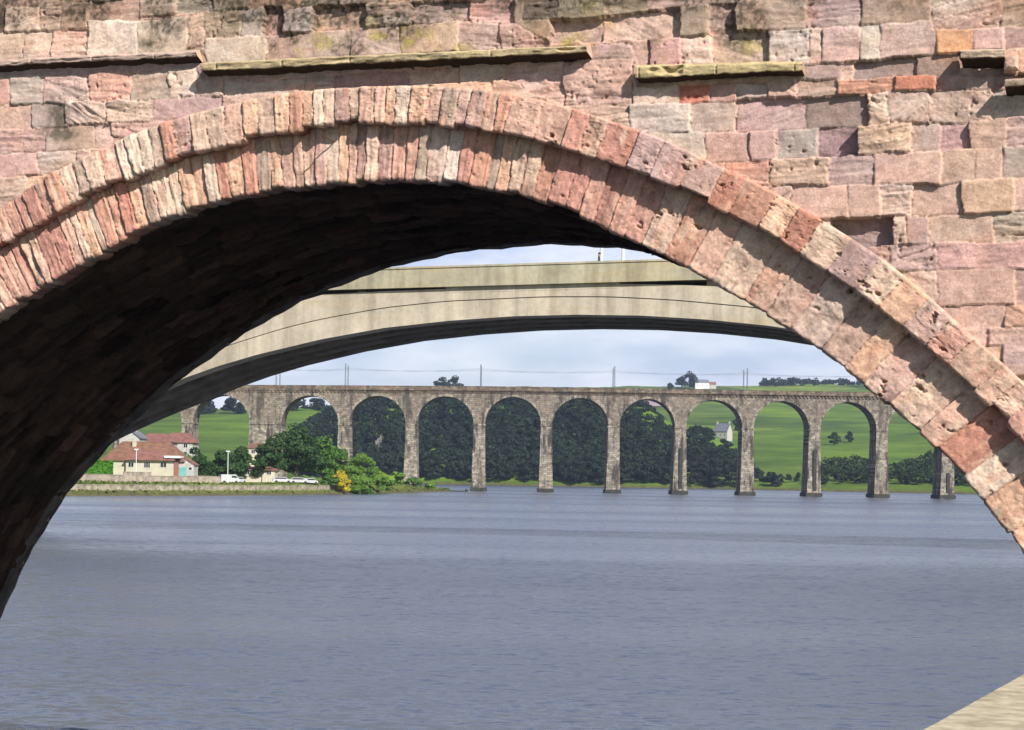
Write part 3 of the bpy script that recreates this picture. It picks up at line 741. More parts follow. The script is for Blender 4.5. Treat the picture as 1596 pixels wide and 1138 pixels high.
def terrain(x, y):
    x = np.asarray(x, float); y = np.asarray(y, float)
    yy = np.maximum(y, 60)
    px = XC+F*x/yy
    ds = river_sd(x, y)
    dr = np.interp(px, [200, 480, 700, 1000, 1400], [1350, 1400, 1800, 2250, 2400])
    hr = (YH+sr*(px-XC)-np.interp(px, rpx, rpy))/F*dr+CAMZ
    base = np.interp(px, [480, 620, 1000, 1150], [0, 1, 1, 0])          # steep wooded bluff in the middle
    shore = np.interp(px, [100, 480, 700, 1100, 1500], [760, 930, 1000, 975, 890])
    t = np.clip((y-shore)/(dr-shore), 0, 1)
    bl = 44*np.clip((y-shore)/140, 0, 1)
    hill = hr*t**.95*(1-base)+np.maximum(bl, hr*t**.95)*base
    # beyond the ridge the land falls away
    hill = np.where(y > dr, hr-(y-dr)*.06, hill)
    hill = hill + 1.6*fbm(x/60, y/60, 81, 3)*np.clip(t*4, 0, 1)
    flat = 2.4+.25*fbm(x/14, y/14, 82, 2)
    bank = np.interp(ds, [-40, -3, 0, 3.2, 4.2, 7], [-3.5, -1.6, -.15, .95, 2.15, 2.4])
    tipz = np.clip(np.hypot(x+18, y-580)/70, .35, 1)
    z = np.where(ds < 7, bank, flat)
    z = np.where((z > 0) & (y < 640) & (x < 0), z*tipz, z)
    z = z + np.maximum(hill, 0)*np.clip((ds-2)/14, 0, 1)*(y > 640)
    return z
def ground_hit(px, py, y0=300, y1=2600, step=2.0):
    r = ray(px, py); Y = np.arange(y0, y1, step)
    z = CAMZ+r.z*Y; t = terrain(r.x*Y, Y)
    k = np.nonzero(t >= z)[0]
    k = k[0] if len(k) else len(Y)-1
    return Vector((r.x*Y[k], Y[k], float(t[k])))
def gz(x, y): return float(terrain(np.array([x]), np.array([y]))[0])

def mat_ground():
    m, nt, bs = new_mat('grass_and_fields')
    tc = nt.nodes.new('ShaderNodeTexCoord'); sp = nt.nodes.new('ShaderNodeSeparateXYZ'); nt.links.new(tc.outputs['Object'], sp.inputs[0])
    v = nt.nodes.new('ShaderNodeTexVoronoi'); v.inputs['Scale'].default_value = .0042
    mp = nt.nodes.new('ShaderNodeMapping'); mp.inputs['Scale'].default_value = (1.5, .8, 0); nt.links.new(tc.outputs['Object'], mp.inputs[0]); nt.links.new(mp.outputs[0], v.inputs['Vector'])
    sep = nt.nodes.new('ShaderNodeSeparateColor'); nt.links.new(v.outputs['Color'], sep.inputs[0])
    fld = ramp(nt, sep.outputs[0], [(.0, (.058, .10, .02)), (.4, (.12, .20, .02)), (.7, (.085, .14, .024)), (1, (.16, .22, .03))])
    g = ramp(nt, noise(nt, .02, 6, .6), [(.32, (.5, .58, .6)), (.66, (1.35, 1.25, .95))])
    c = mixc(nt, .9, fld, g, 'MULTIPLY')
    g2 = ramp(nt, noise(nt, .35, 5, .65), [(.3, (.7, .72, .7)), (.7, (1.2, 1.2, 1.2))])
    c = mixc(nt, .8, c, g2, 'MULTIPLY')
    # contour terracing (sheep tracks) on the bank
    g3 = ramp(nt, noise(nt, .05, 4, .6, stretch=(.3, .3, 6)), [(.4, (.8, .82, .75)), (.6, (1.12, 1.12, 1.05))])
    c = mixc(nt, .8, c, g3, 'MULTIPLY')
    # mud and weed at the waterline
    mud = ramp(nt, noise(nt, .5, 5, .6), [(.35, (.07, .055, .035)), (.65, (.12, .12, .04))])
    mr = nt.nodes.new('ShaderNodeMapRange'); mr.inputs[1].default_value = .3; mr.inputs[2].default_value = 1.9
    nt.links.new(sp.outputs['Z'], mr.inputs[0])
    nt.links.new(mixc(nt, mr.outputs[0], mud, c), bs.inputs['Base Color'])
    bs.inputs['Roughness'].default_value = .95; bs.inputs['Specular IOR Level'].default_value = .1
    return m
M['ground'] = mat_ground()
xs = np.unique(np.concatenate([-np.geomspace(400, 3500, 34)[::-1], np.linspace(-400, 560, 241), np.linspace(-90, -10, 81), np.geomspace(560, 3500, 30)]))
ys = np.unique(np.concatenate([np.linspace(-200, 300, 40), np.linspace(300, 640, 230), np.linspace(640, 2600, 200), np.linspace(2600, 4200, 20)]))
Xg, Yg = np.meshgrid(xs, ys, indexing='ij')
Zt = terrain(Xg, Yg)
og = grid_mesh('ground', np.stack([Xg, Yg, Zt], -1), None, mat=M['ground'])
tag(og, kind='structure')
del Xg, Yg, Zt

def mat_water():
    m, nt, bs = new_mat('river_water')
    bs.inputs['Base Color'].default_value = (.068, .082, .118, 1)
    bs.inputs['IOR'].default_value = 1.33
    bs.inputs['Roughness'].default_value = .42
    tc = nt.nodes.new('ShaderNodeTexCoord')
    def slopes(scale, stretch, amp, detail, dist=.4):
        mp = nt.nodes.new('ShaderNodeMapping'); mp.inputs['Scale'].default_value = stretch; nt.links.new(tc.outputs['Object'], mp.inputs[0])
        n = nt.nodes.new('ShaderNodeTexNoise'); n.inputs['Scale'].default_value = scale; n.inputs['Detail'].default_value = detail; n.inputs['Roughness'].default_value = .62; n.inputs['Distortion'].default_value = dist
        nt.links.new(mp.outputs[0], n.inputs['Vector'])
        v = nt.nodes.new('ShaderNodeVectorMath'); v.operation = 'SUBTRACT'; nt.links.new(n.outputs['Color'], v.inputs[0]); v.inputs[1].default_value = (.5, .5, .5)
        w_ = nt.nodes.new('ShaderNodeVectorMath'); w_.operation = 'MULTIPLY'; nt.links.new(v.outputs[0], w_.inputs[0]); w_.inputs[1].default_value = (amp*.8, amp, 0)
        return w_.outputs[0]
    a = slopes(3.2, (.6, 1.0, 1), 1.9, 4); b_ = slopes(.5, (.6, 1.2, 1), .5, 3)
    ad = nt.nodes.new('ShaderNodeVectorMath'); ad.operation = 'ADD'; nt.links.new(a, ad.inputs[0]); nt.links.new(b_, ad.inputs[1])
    f3 = noise(nt, .009, 4, .55, stretch=(.45, 2.0, 1))
    gust = nt.nodes.new('ShaderNodeMapRange'); gust.inputs[1].default_value = .38; gust.inputs[2].default_value = .62
    gust.inputs[3].default_value = .6; gust.inputs[4].default_value = 1.15
    nt.links.new(f3, gust.inputs[0])
    rg_ = nt.nodes.new('ShaderNodeMapRange'); rg_.inputs[1].default_value = .38; rg_.inputs[2].default_value = .62; rg_.inputs[3].default_value = .18; rg_.inputs[4].default_value = .34
    nt.links.new(f3, rg_.inputs[0]); nt.links.new(rg_.outputs[0], bs.inputs['Roughness'])
    sc_ = nt.nodes.new('ShaderNodeVectorMath'); sc_.operation = 'SCALE'; nt.links.new(ad.outputs[0], sc_.inputs[0]); nt.links.new(gust.outputs[0], sc_.inputs['Scale'])
    up = nt.nodes.new('ShaderNodeVectorMath'); up.operation = 'ADD'; nt.links.new(sc_.outputs[0], up.inputs[0]); up.inputs[1].default_value = (0, 0, 1)
    nm = nt.nodes.new('ShaderNodeVectorMath'); nm.operation = 'NORMALIZE'; nt.links.new(up.outputs[0], nm.inputs[0])
    nt.links.new(nm.outputs[0], bs.inputs['Normal'])
    return m
b = MB(); b.add([(-3400, -180, 0), (3400, -180, 0), (3400, 1500, 0), (-3400, 1500, 0)], [(0, 1, 2, 3)])
tag(b.build('water', mat_water()), kind='structure')

# ================================================================== RAILWAY VIADUCT
VD = 600.0
def mat_viaduct(name, c_lo, c_hi, c_red, redamt, stainamt):
    m, nt, bs = new_mat(name)
    tc = nt.nodes.new('ShaderNodeTexCoord')
    mp = nt.nodes.new('ShaderNodeMapping'); mp.inputs['Rotation'].default_value = (math.radians(90), 0, 0); nt.links.new(tc.outputs['Object'], mp.inputs[0])
    br = nt.nodes.new('ShaderNodeTexBrick'); br.inputs['Scale'].default_value = 1.0
    br.inputs['Brick Width'].default_value = 1.3; br.inputs['Row Height'].default_value = .62; br.inputs['Mortar Size'].default_value = .035
    br.inputs['Color1'].default_value = (*c_lo, 1); br.inputs['Color2'].default_value = (*c_hi, 1); br.inputs['Mortar'].default_value = (*[v*.5 for v in c_lo], 1)
    nt.links.new(mp.outputs[0], br.inputs['Vector'])
    c = br.outputs['Color']
    n1 = noise(nt, .95, 5, .8)
    c = mixc(nt, .85, c, ramp(nt, n1, [(.38, (.35, .34, .34)), (.60, (1.4, 1.35, 1.3))]), 'MULTIPLY')
    n2 = noise(nt, .12, 5, .6)
    c = mixc(nt, ramp(nt, n2, [(.42, (0, 0, 0)), (.6, (redamt,)*3)]), c, c_red)
    n3 = noise(nt, .5, 5, .65, stretch=(1, 1, .18))
    c = mixc(nt, ramp(nt, n3, [(.49, (0, 0, 0)), (.60, (stainamt,)*3)]), c, (.045, .04, .036))
    nt.links.new(c, bs.inputs['Base Color']); bs.inputs['Roughness'].default_value = .95; bs.inputs['Specular IOR Level'].default_value = .1
    bump(nt, bs, n1, .5, .15)
    return m
M['v_top'] = mat_viaduct('viaduct_spandrel_stone', lin((108, 101, 92)), lin((140, 133, 120)), lin((128, 108, 96)), .3, .75)
M['v_pier'] = mat_viaduct('viaduct_pier_stone', lin((116, 110, 100)), lin((160, 153, 139)), lin((126, 114, 102)), .2, .95)
M['v_dark'] = simple('wet_weeded_stone', (.02, .022, .02), (.05, .05, .04), 1.2)
M['v_par'] = mat_viaduct('viaduct_parapet_stone', lin((96, 88, 78)), lin((138, 126, 110)), lin((112, 90, 76)), .4, .6)
via = thing('railway_viaduct', 'long tall stone railway viaduct of round arches across the far river', 'viaduct')
SC = VD/F
def vx(px, py=700): return at(px, py, VD).x
pier_px = [186, 292, 414, 536, 641, 747, 852, 957, 1061, 1166, 1270, 1375, 1478, 1583, 1688, 1793]
AR = 8.75
px_x = {}
piers = []
for p in pier_px:
    x = at(p, 660, VD).x; half = 5.0 if p == 414 else 1.75
    piers.append((x, half, p))
ztop = lambda x: at(XC+x/SC, np.interp(XC+x/SC, [0, 400, 750, 960, 1340, 1900], [595, 600, 602, 605, 611, 619]), VD).z
wv = 11.0
for i, (x, half, p) in enumerate(piers):
    # pier shaft, tapered, with cutwater plinth
    zt = ztop(x); zs = zt-3.2-AR
    gx = gz(x, VD+5); zb = -2.0 if gx < .3 else gx-1
    b = MB()
    hb = half+.55 if half < 3 else half+.8
    levels = [(zb, hb), (zb+(zs-zb)*.45, half+.25 if half < 3 else half+.4), (zs, half)]
    vs = []
    for z, h_ in levels:
        e = (h_-half)
        vs += [(x-h_, VD-e, z), (x+h_, VD-e, z), (x+h_, VD+wv+e, z), (x-h_, VD+wv+e, z)]
    fs = [(0, 3, 2, 1), (8, 9, 10, 11)]
    for l in range(2):
        for k in range(4): fs.append((4*l+k, 4*l+(k+1) % 4, 4*l+4+(k+1) % 4, 4*l+4+k))
    b.add(vs, fs); pr = b.build('pier', M['v_pier'], via)
    # impost band
    b = MB(); b.box(x-half-.22, x+half+.22, VD-.22, VD+wv+.22, zs-.35, zs+.1); b.build('impost', M['v_pier'], pr)
    if gx < .3:
        b = MB(); b.box(x-hb-.35, x+hb+.35, VD-1.2, VD+wv+1.2, -2, 1.15, taper=.12); b.build('footing', M['v_dark'], pr)
    # tall stained panels on some piers
    if p in (1061, 1270, 1478):
        b = MB(); b.box(x-.35, x+.65, VD-.72, VD-.3, 2.0, (14.5 if p != 1478 else 8)); b.build('weathered_buttress', M['v_dark'], pr)
# spandrels with the arch openings, one mesh, and one arch ring per opening
sb = MB()
N = 28
for i in range(len(piers)-1):
    x0 = piers[i][0]+piers[i][1]; x1 = piers[i+1][0]-piers[i+1][1]
    cx = (x0+x1)/2; rx = (x1-x0)/2
    zs = ztop(cx)-3.2-AR
    arc_ = [(cx-rx*math.cos(math.pi*k/N), zs+AR*math.sin(math.pi*k/N)) for k in range(N+1)]
    for y, rev in ((VD, False), (VD+wv, True)):
        for k in range(N):
            a, c = arc_[k], arc_[k+1]
            q = [(a[0], y, a[1]), (c[0], y, c[1]), (c[0], y, ztop(c[0])-1.4), (a[0], y, ztop(a[0])-1.4)]
            sb.add(q if not rev else q[::-1], [(0, 1, 2, 3)])
    for k in range(N):
        a, c = arc_[k], arc_[k+1]
        sb.add([(a[0], VD, a[1]), (a[0], VD+wv, a[1]), (c[0], VD+wv, c[1]), (c[0], VD, c[1])], [(0, 1, 2, 3)])
    rg = MB()
    for k in range(N):
        a, c = arc_[k], arc_[k+1]
        o1 = (cx-(rx+.8)*math.cos(math.pi*k/N), zs+(AR+.8)*math.sin(math.pi*k/N)); o2 = (cx-(rx+.8)*math.cos(math.pi*(k+1)/N), zs+(AR+.8)*math.sin(math.pi*(k+1)/N))
        g = .97
        rg.add([(a[0], VD-.1, a[1]), (c[0]*g+a[0]*(1-g), VD-.1, c[1]*g+a[1]*(1-g)), (o2[0]*g+o1[0]*(1-g), VD-.1, o2[1]*g+o1[1]*(1-g)), (o1[0], VD-.1, o1[1]),
                (a[0], VD+.02, a[1]), (c[0], VD+.02, c[1]), (o2[0], VD+.02, o2[1]), (o1[0], VD+.02, o1[1])],
               [(0, 1, 2, 3), (0, 4, 5, 1), (3, 2, 6, 7), (1, 5, 6, 2)])
    rg.build('arch_ring', M['v_pier'], via)
for (x, half, p) in piers:
    zs = ztop(x)-3.2-AR
    for y in (VD, VD+wv):
        sb.add([(x-half, y, zs), (x+half, y, zs), (x+half, y, ztop(x+half)-1.4), (x-half, y, ztop(x-half)-1.4)], [(0, 1, 2, 3)])
sb.build('spandrel_wall', M['v_top'], via)
xa, xb = piers[0][0]-2, piers[-1][0]+2
def slab(name, x0, x1, y0, y1, d0, d1, mat):
    b = MB(); n = 60
    for i in range(n+1):
        x = x0+(x1-x0)*i/n; zt = ztop(x)
        b.v += [(x, y0, zt-d1), (x, y0, zt-d0), (x, y1, zt-d0), (x, y1, zt-d1)]
    for i in range(n):
        for k in range(4): b.f.append((4*i+k, 4*i+4+k, 4*i+4+(k+1) % 4, 4*i+(k+1) % 4)); b.mi.append(0)
    b.f += [(0, 1, 2, 3), tuple(4*n+k for k in (3, 2, 1, 0))]; b.mi += [0, 0]
    return b.build(name, mat, via)
slab('parapet', xa, xb, VD-.35, VD+.15, .12, 1.395, M['v_par'])
slab('coping', xa, xb, VD-.45, VD+.22, 0, .115, M['v_par'])
slab('parapet', xa, xb, VD+wv-.15, VD+wv+.35, 0, 1.395, M['v_par'])
slab('track_bed', xa, xb, VD+.15, VD+wv-.15, 1.1, 1.39, M['v_dark'])
b = MB(); x = xa; comb = []
while x < xb:
    zt = ztop(x); comb += [(x, zt-2.15), (x+.55, zt-2.15), (x+.551, zt-1.62), (x+1.149, zt-1.62)]; x += 1.15
comb += [(x, ztop(x)-1.402), (xa, ztop(xa)-1.402)]
b.prism(comb, VD-.34, VD-.003)
b.build('corbel_table', M['v_par'], via)
# overhead line masts
def mast(px, y, label, flip):
    x = at(px, 600, VD).x*(y/VD) if False else at(px, 600, VD).x
    z = ztop(x)-1.15
    t = thing('railway_mast', label, 'mast', (x, y, z), 0, 'overhead line masts on the viaduct')
    b = MB(); h_ = 8.0
    for a, c in ((-.16, -.16), (.16, -.16), (.16, .16), (-.16, .16)): b.tube([(a, c, 0), (a*.6, c*.6, h_)], .055, 4)
    for k in range(8):
        z0 = k; b.tube([(-.16, -.16, z0), (.14, -.14, z0+1)], .03, 3); b.tube([(.16, .16, z0), (-.14, .14, z0+1)], .03, 3)
    b.build('lattice_post', M['steel_g'], t)
    b = MB(); s = 1 if flip else -1
    b.tube([(0, 0, 6.9), (0, s*2.6, 6.9)], .05, 4); b.tube([(0, 0, 5.9), (0, s*2.6, 6.8)], .04, 4); b.tube([(0, 0, 7.9), (0, s*1.8, 6.95)], .03, 4)
    b.build('cantilever_arm', M['steel_g'], t)
    return Vector((x, y+s*2.6, z+6.3)), Vector((x, y+s*2.6, z+6.9))
mx = [310, 430, 538, 749, 958, 1165, 1372]
desc = ['mast leftmost on the viaduct behind the stone arch', 'mast above the wide pier of the viaduct', 'mast left of the tree crowns above the viaduct', 'mast right of the tree crowns above the viaduct', 'mast left of the white skyline farmhouse', 'mast right of the white skyline farmhouse', 'mast rightmost on the viaduct by the stone ring']
for y, s, side in ((VD+.75, True, 'front'), (VD+wv-.75, False, 'back')):
    pts = []; pts2 = []
    for p, dsc in zip(mx, desc):
        a, c = mast(p, y, side+' side lattice '+dsc, s); pts.append(a); pts2.append(c)
    b = MB()
    for P_ in (pts, pts2):
        for a, c in zip(P_[:-1], P_[1:]):
            sag = .25 if P_ is pts else .9
            b.tube([a.lerp(c, k/6)-Vector((0, 0, sag*4*(k/6)*(1-k/6))) for k in range(7)], .02, 3)
    o = b.build('overhead_wire', M['steel_g'])
    tag(o, 'thin overhead wires strung along the '+side+' masts of the viaduct', 'wire')
# ================================================================== VEGETATION
def leaf_mat(name, c1, c2, scale=.6):
    m, nt, bs = new_mat(name)
    f = noise(nt, scale, 3, .6)
    nt.links.new(ramp(nt, f, [(.3, c1), (.7, c2)]), bs.inputs['Base Color'])
    bs.inputs['Roughness'].default_value = .75; bs.inputs['Specular IOR Level'].default_value = .15
    return m
M['bark'] = simple('bark', (.05, .038, .028), (.11, .085, .06), 4, bmp=.5, bd=.03)
M['leaf_dark'] = leaf_mat('dark_green_leaves', (.016, .038, .012), (.042, .086, .02))
M['leaf_mid'] = leaf_mat('green_leaves', (.045, .105, .016), (.085, .17, .028))
M['leaf_bright'] = leaf_mat('bright_green_leaves', (.075, .155, .018), (.135, .235, .04))
M['gorse'] = leaf_mat('yellow_gorse_bloom', (.30, .26, .02), (.50, .40, .03), .8)
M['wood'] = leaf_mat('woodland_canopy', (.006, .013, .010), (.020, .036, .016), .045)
M['scrub'] = leaf_mat('riverside_scrub', (.011, .024, .009), (.034, .058, .016), .1)
M['hedge'] = leaf_mat('clipped_hedge', (.055, .17, .012), (.08, .23, .02), 1.5)
def leaves(centres, normals, size, rs, jit=.75):
    n = len(centres)
    r = rs.normal(size=(n, 3)); nr = normals*.9+r*jit; nr /= np.linalg.norm(nr, axis=1)[:, None]+1e-9
    a = np.cross(nr, rs.normal(size=(n, 3))); a /= np.linalg.norm(a, axis=1)[:, None]+1e-9
    b_ = np.cross(nr, a)
    s = size*rs.uniform(.55, 1.25, (n, 1)); e = rs.uniform(.55, 1, (n, 1))
    return np.stack([centres-a*s, centres-b_*s*e, centres+a*s, centres+b_*s*e], 1)
def quads_obj(name, Q, mat, parent=None):
    n = len(Q); me = bpy.data.meshes.new(name)
    me.vertices.add(4*n); me.vertices.foreach_set('co', Q.astype(np.float32).ravel())
    me.loops.add(4*n); me.loops.foreach_set('vertex_index', np.arange(4*n, dtype=np.int32))
    me.polygons.add(n); me.polygons.foreach_set('loop_start', np.arange(0, 4*n, 4, dtype=np.int32)); me.polygons.foreach_set('loop_total', np.full(n, 4, np.int32))
    me.update(calc_edges=True)
    return link(name, me, mat, parent)
def crown_points(rs, H, Rw, z0, nl, nleaf, flat=.8):
    """lobed crown: returns leaf centres and outward normals"""
    Cs = []; Ns = []
    lobes = []
    for k in range(nl):
        th = rs.uniform(0, 2*math.pi); q = rs.uniform(0, 1)**.6
        zz = rs.uniform(.12, .86); wr = math.sin(math.pi*min(1, zz*.82+.14))**.6
        lr = Rw*rs.uniform(.26, .44)
        lobes.append((q*(Rw-lr*.8)*wr*math.cos(th), q*(Rw-lr*.8)*wr*math.sin(th), z0+(H-z0)*zz*.92, lr, lr*rs.uniform(.6, .95)*flat))
    lobes.append((0, 0, H-Rw*.32, Rw*.4, Rw*.34))
    tot = sum(l[3]**2 for l in lobes)
    for (x, y, z, r, rz) in lobes:
        n = int(nleaf*r*r/tot)+4
        v = rs.normal(size=(n, 3)); v /= np.linalg.norm(v, axis=1)[:, None]
        rad = rs.uniform(.55, 1.06, (n, 1))**.6
        v[:, 2] = np.where(v[:, 2] < -.4, v[:, 2]*.5, v[:, 2])
        p = v*rad*np.array([r, r, rz])+np.array([x, y, z])
        Cs.append(p); Ns.append(v)
    return np.concatenate(Cs), np.concatenate(Ns), lobes
def tree(name, label, x, y, H, Rw, mat, seed, nl=16, nleaf=2600, size=.3, base=.18, cat='tree', group=None, z=None, trunk=True):
    rs = np.random.RandomState(seed)
    z = gz(x, y) if z is None else z
    t = thing(name, label, cat, (x, y, z-.05), 0, group)
    C, N_, lobes = crown_points(rs, H, Rw, H*base, nl, nleaf)
    quads_obj('crown', leaves(C, N_, size, rs), mat, t)
    b = MB()
    tr = max(.06, H*.022)
    if trunk:
        b.tube([(0, 0, -.3), (0.02*H*.2, 0, H*.25), (0, 0, H*.55)], [tr, tr*.75, tr*.4], 7)
        for (lx, ly, lz, r, rz) in lobes[:9]:
            b.tube([(0, 0, H*rs.uniform(.12, .4)), (lx*.5, ly*.5, lz*.72), (lx, ly, lz)], [tr*.5, tr*.3, tr*.1], 5)
    else:
        for (lx, ly, lz, r, rz) in lobes[:8]:
            b.tube([(rs.uniform(-.1, .1), rs.uniform(-.1, .1), -.1), (lx*.6, ly*.6, lz*.6), (lx, ly, lz)], [tr*.6, tr*.4, tr*.15], 5)
    b.build('trunk' if trunk else 'stems', M['bark'], t)
    return t
def X_(px, Y): return at(px, 740, Y).x

# ---- woodland on the bluff beyond the viaduct: one far mass
Tx = [440, 455, 480, 500, 530, 560, 640, 900, 960, 1000, 1020, 1045, 1060, 1085, 1115, 1150, 1180, 1230]
Ty = [700, 668, 652, 641, 622, 608, 606, 606, 608, 618, 638, 660, 668, 662, 667, 700, 728, 745]
rs = np.random.RandomState(5)
QL = []
cnt = 0; tries = 0
occupied = {}
NT = 26000
cpx = rs.uniform(436, 1235, NT); u3 = rs.uniform(0, 1, NT); k3 = rs.randint(0, 3, NT)
cY = np.where(k3 == 0, 930+220*u3, np.where(k3 == 1, 930+520*u3, 1000+780*u3))
cX = (cpx-XC)/F*cY; cds = river_sd(cX, cY); cz = terrain(cX, cY)
for tries in range(NT):
    if cnt >= 1900: break
    px, Y, x, ds = cpx[tries], cY[tries], cX[tries], cds[tries]
    if ds < 3: continue
    z = float(cz[tries]); H_ = rs.uniform(9, 16); Rw = H_*rs.uniform(.4, .56)
    ppx, ppy = to_px(x, Y, z+H_)
    lim = np.interp(ppx, Tx, Ty)
    if ppy < lim:
        H_ -= (lim-ppy+rs.uniform(0, 7))*Y/F
        if H_ < 4: continue
        Rw = min(Rw, H_*.7); ppy = to_px(x, Y, z+H_)[1]
    if ppy > lim+150: continue
    # keep clear of the cottage
    if 1108 < ppx < 1146 and ppy < 683 and Y < 1330: continue
    if 582 < ppx < 602 and Y < 1035 and ppy < 691: continue
    key = (int(px/13), int(ppy/9)) if Y < 1220 else (int(px/7), int(ppy/4), 1)
    if occupied.get(key, 0) >= 1: continue
    occupied[key] = occupied.get(key, 0)+1
    C, N_, _ = crown_points(rs, H_, Rw, H_*.02, 7, 360 if Y < 1220 else 130)
    QL.append(leaves(C+np.array([x, Y, z]), N_, .72 if Y < 1220 else .95, rs, .42)); cnt += 1
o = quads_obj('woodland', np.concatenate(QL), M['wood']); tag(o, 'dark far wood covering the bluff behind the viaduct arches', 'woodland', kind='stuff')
# ---- scrub on the right of the far shore
Sx = [1185, 1230, 1262, 1285, 1330, 1362, 1390, 1420, 1455, 1480, 1520, 1560, 1640]
Sy = [742, 737, 735, 712, 707, 712, 722, 712, 700, 702, 712, 705, 700]
QL = []; occupied = {}
for k in range(2600):
    px = rs.uniform(1160, 1640); Y = rs.uniform(885, 1100)
    x = (px-XC)/F*Y; ds = float(river_sd(np.array([x]), np.array([Y]))[0])
    if ds < 12: continue
    z = gz(x, Y); H_ = rs.uniform(3.5, 8.5); Rw = H_*rs.uniform(.5, .7)
    ppx, ppy = to_px(x, Y, z+H_)
    if ppy < np.interp(ppx, Sx, Sy): continue
    key = (int(px/9), int(ppy/6))
    if key in occupied: continue
    occupied[key] = 1
    C, N_, _ = crown_points(rs, H_, Rw, .2, 6, 170)
    QL.append(leaves(C+np.array([x, Y, z]), N_, .6, rs))
o = quads_obj('scrub', np.concatenate(QL), M['scrub']); tag(o, 'dark bushes massed along the far shore under the green field', 'scrub', kind='stuff')
# hedgerow bushes and ridge trees one can tell apart
for i, (px, py, H_, Rw, lab) in enumerate([
    (1300, 694, 8, 4.2, 'round dark bush standing alone in the green field, left of a smaller one'),
    (1324, 690, 7, 3, 'small upright dark bush in the green field beside a rounder one'),
    (1150, 672, 9, 5, 'dark bush right beside the gable end of the white cottage'),
    (690, 609, 13, 9, 'left dark crown showing above the viaduct parapet'),
    (709, 609, 14, 9, 'right dark crown showing above the viaduct parapet'),
    (670, 610, 9, 6, 'low dark bush just above the viaduct parapet, left of two tall crowns'),
    (1062, 606, 14, 9, 'dark tree at the left of the skyline farm'),
    (1074, 606, 20, 11, 'tallest dark tree beside the white skyline farmhouse'),
    (1083, 606, 14, 9, 'dark tree touching the white skyline farmhouse'),
    (1044, 606.5, 7, 5, 'tiny bush on the skyline left of the farm trees'),
    (318, 646, 11, 7, 'tree on the ridge of the green hill, left in the first open arch'),
    (327, 645, 9, 7, 'bushy ridge tree in the first open arch, beside a taller one'),
    (362, 645, 12, 8, 'round ridge tree near the right side of the first open arch'),
    (375, 645, 8, 6, 'low ridge tree at the far right inside the first open arch'),
    (462, 641, 9, 9, 'low ridge tree in the open arch right of the wide pier'),
    (497, 640, 9, 9, 'ridge tree against the sky in the second open arch')]):
    p = ground_hit(px, py, 650)
    tree('hill_tree', lab, p.x, p.y, H_, Rw, M['scrub'] if i < 3 else M['wood'], 400+i, 12, 1500, .75, .02)
# far ridge tree belt on the right skyline
QL = []
for k in range(170):
    px = rs.uniform(1180, 1640); Y = rs.uniform(2280, 2420); x = (px-XC)/F*Y; z = gz(x, Y)
    C, N_, _ = crown_points(rs, rs.uniform(5, 11), 8, .1, 5, 90); QL.append(leaves(C+np.array([x, Y, z]), N_, 1.3, rs))
o = quads_obj('ridge_hedge', np.concatenate(QL), M['wood']); tag(o, 'dark belt of hedges along the right skyline above the viaduct', 'hedges', kind='stuff')

# ---- peninsula
tree('shade_tree', 'largest dark green tree on the near left bank, before the wide pier', X_(462, 458), 458, 14.2, 7.6, M['leaf_dark'], 51, 24, 6500, .33, .14)
tree('shade_tree', 'dark tree overlapping the left side of the largest bank tree', X_(430, 450), 450, 11.4, 5.2, M['leaf_dark'], 52, 16, 3600, .32, .14)
tree('shade_tree', 'dark tree overlapping the right side of the largest bank tree', X_(503, 465), 465, 11.4, 5.6, M['leaf_mid'], 53, 16, 3800, .32, .1)
tree('bank_tree', 'small green tree behind the grey garage gable', X_(287, 420), 420, 6.6, 3.2, M['leaf_mid'], 64, 12, 2600, .25, .05)
tree('bank_tree', 'tall narrow dark tree rising behind the garage beside the dull red roofs', X_(303, 432), 432, 7.8, 3.0, M['leaf_dark'], 65, 12, 2600, .25, .05)
tree('bank_tree', 'dark rounded tree nearest the right end of the terracotta house', X_(312, 425), 425, 6.4, 3.4, M['leaf_dark'], 54, 12, 2200, .3, .05)
tree('bank_tree', 'dark tree behind the grey lamp post on the lawn', X_(345, 430), 430, 7.2, 3.9, M['leaf_dark'], 55, 14, 2600, .3, .05)
tree('bank_tree', 'dark tree below the left edge of the wide viaduct pier', X_(376, 440), 440, 8.2, 4.2, M['leaf_dark'], 56, 14, 2600, .3, .05)
tree('bank_tree', 'small dark tree over the row of parked white vehicles', X_(408, 440), 440, 5.6, 3.0, M['leaf_dark'], 57, 10, 1700, .28, .15)
tree('bright_bush', 'bright green rounded bush right of the yellow gorse', X_(563, 470), 470, 8.6, 4.6, M['leaf_bright'], 58, 20, 9000, .19, .03, 'bush', trunk=False)
tree('bright_bush', 'bright green bush behind the left shoulder of the gorse', X_(533, 478), 478, 8.6, 3.8, M['leaf_mid'], 59, 16, 5000, .2, .03, 'bush', trunk=False)
tree('bright_bush', 'small bright bush hanging over the bank end under the gorse', X_(556, 452), 456, 4.2, 3.7, M['leaf_bright'], 60, 14, 5000, .17, .0, 'bush', trunk=False)
tree('bright_bush', 'pale green bush at the right foot of the bright bush group', X_(588, 476), 476, 5.2, 3.2, M['leaf_bright'], 61, 10, 2000, .25, .0, 'bush', trunk=False)
tree('bright_bush', 'low darker green bush at the end of the lawn left of the gorse', X_(512, 445), 445, 3.2, 2.8, M['leaf_mid'], 63, 9, 1500, .25, .0, 'bush', trunk=False)
tree('gorse_bush', 'gorse bush covered in yellow bloom on the left bank', X_(531, 447), 447, 5.4, 2.7, M['gorse'], 66, 24, 7000, .16, .0, 'bush', trunk=False)
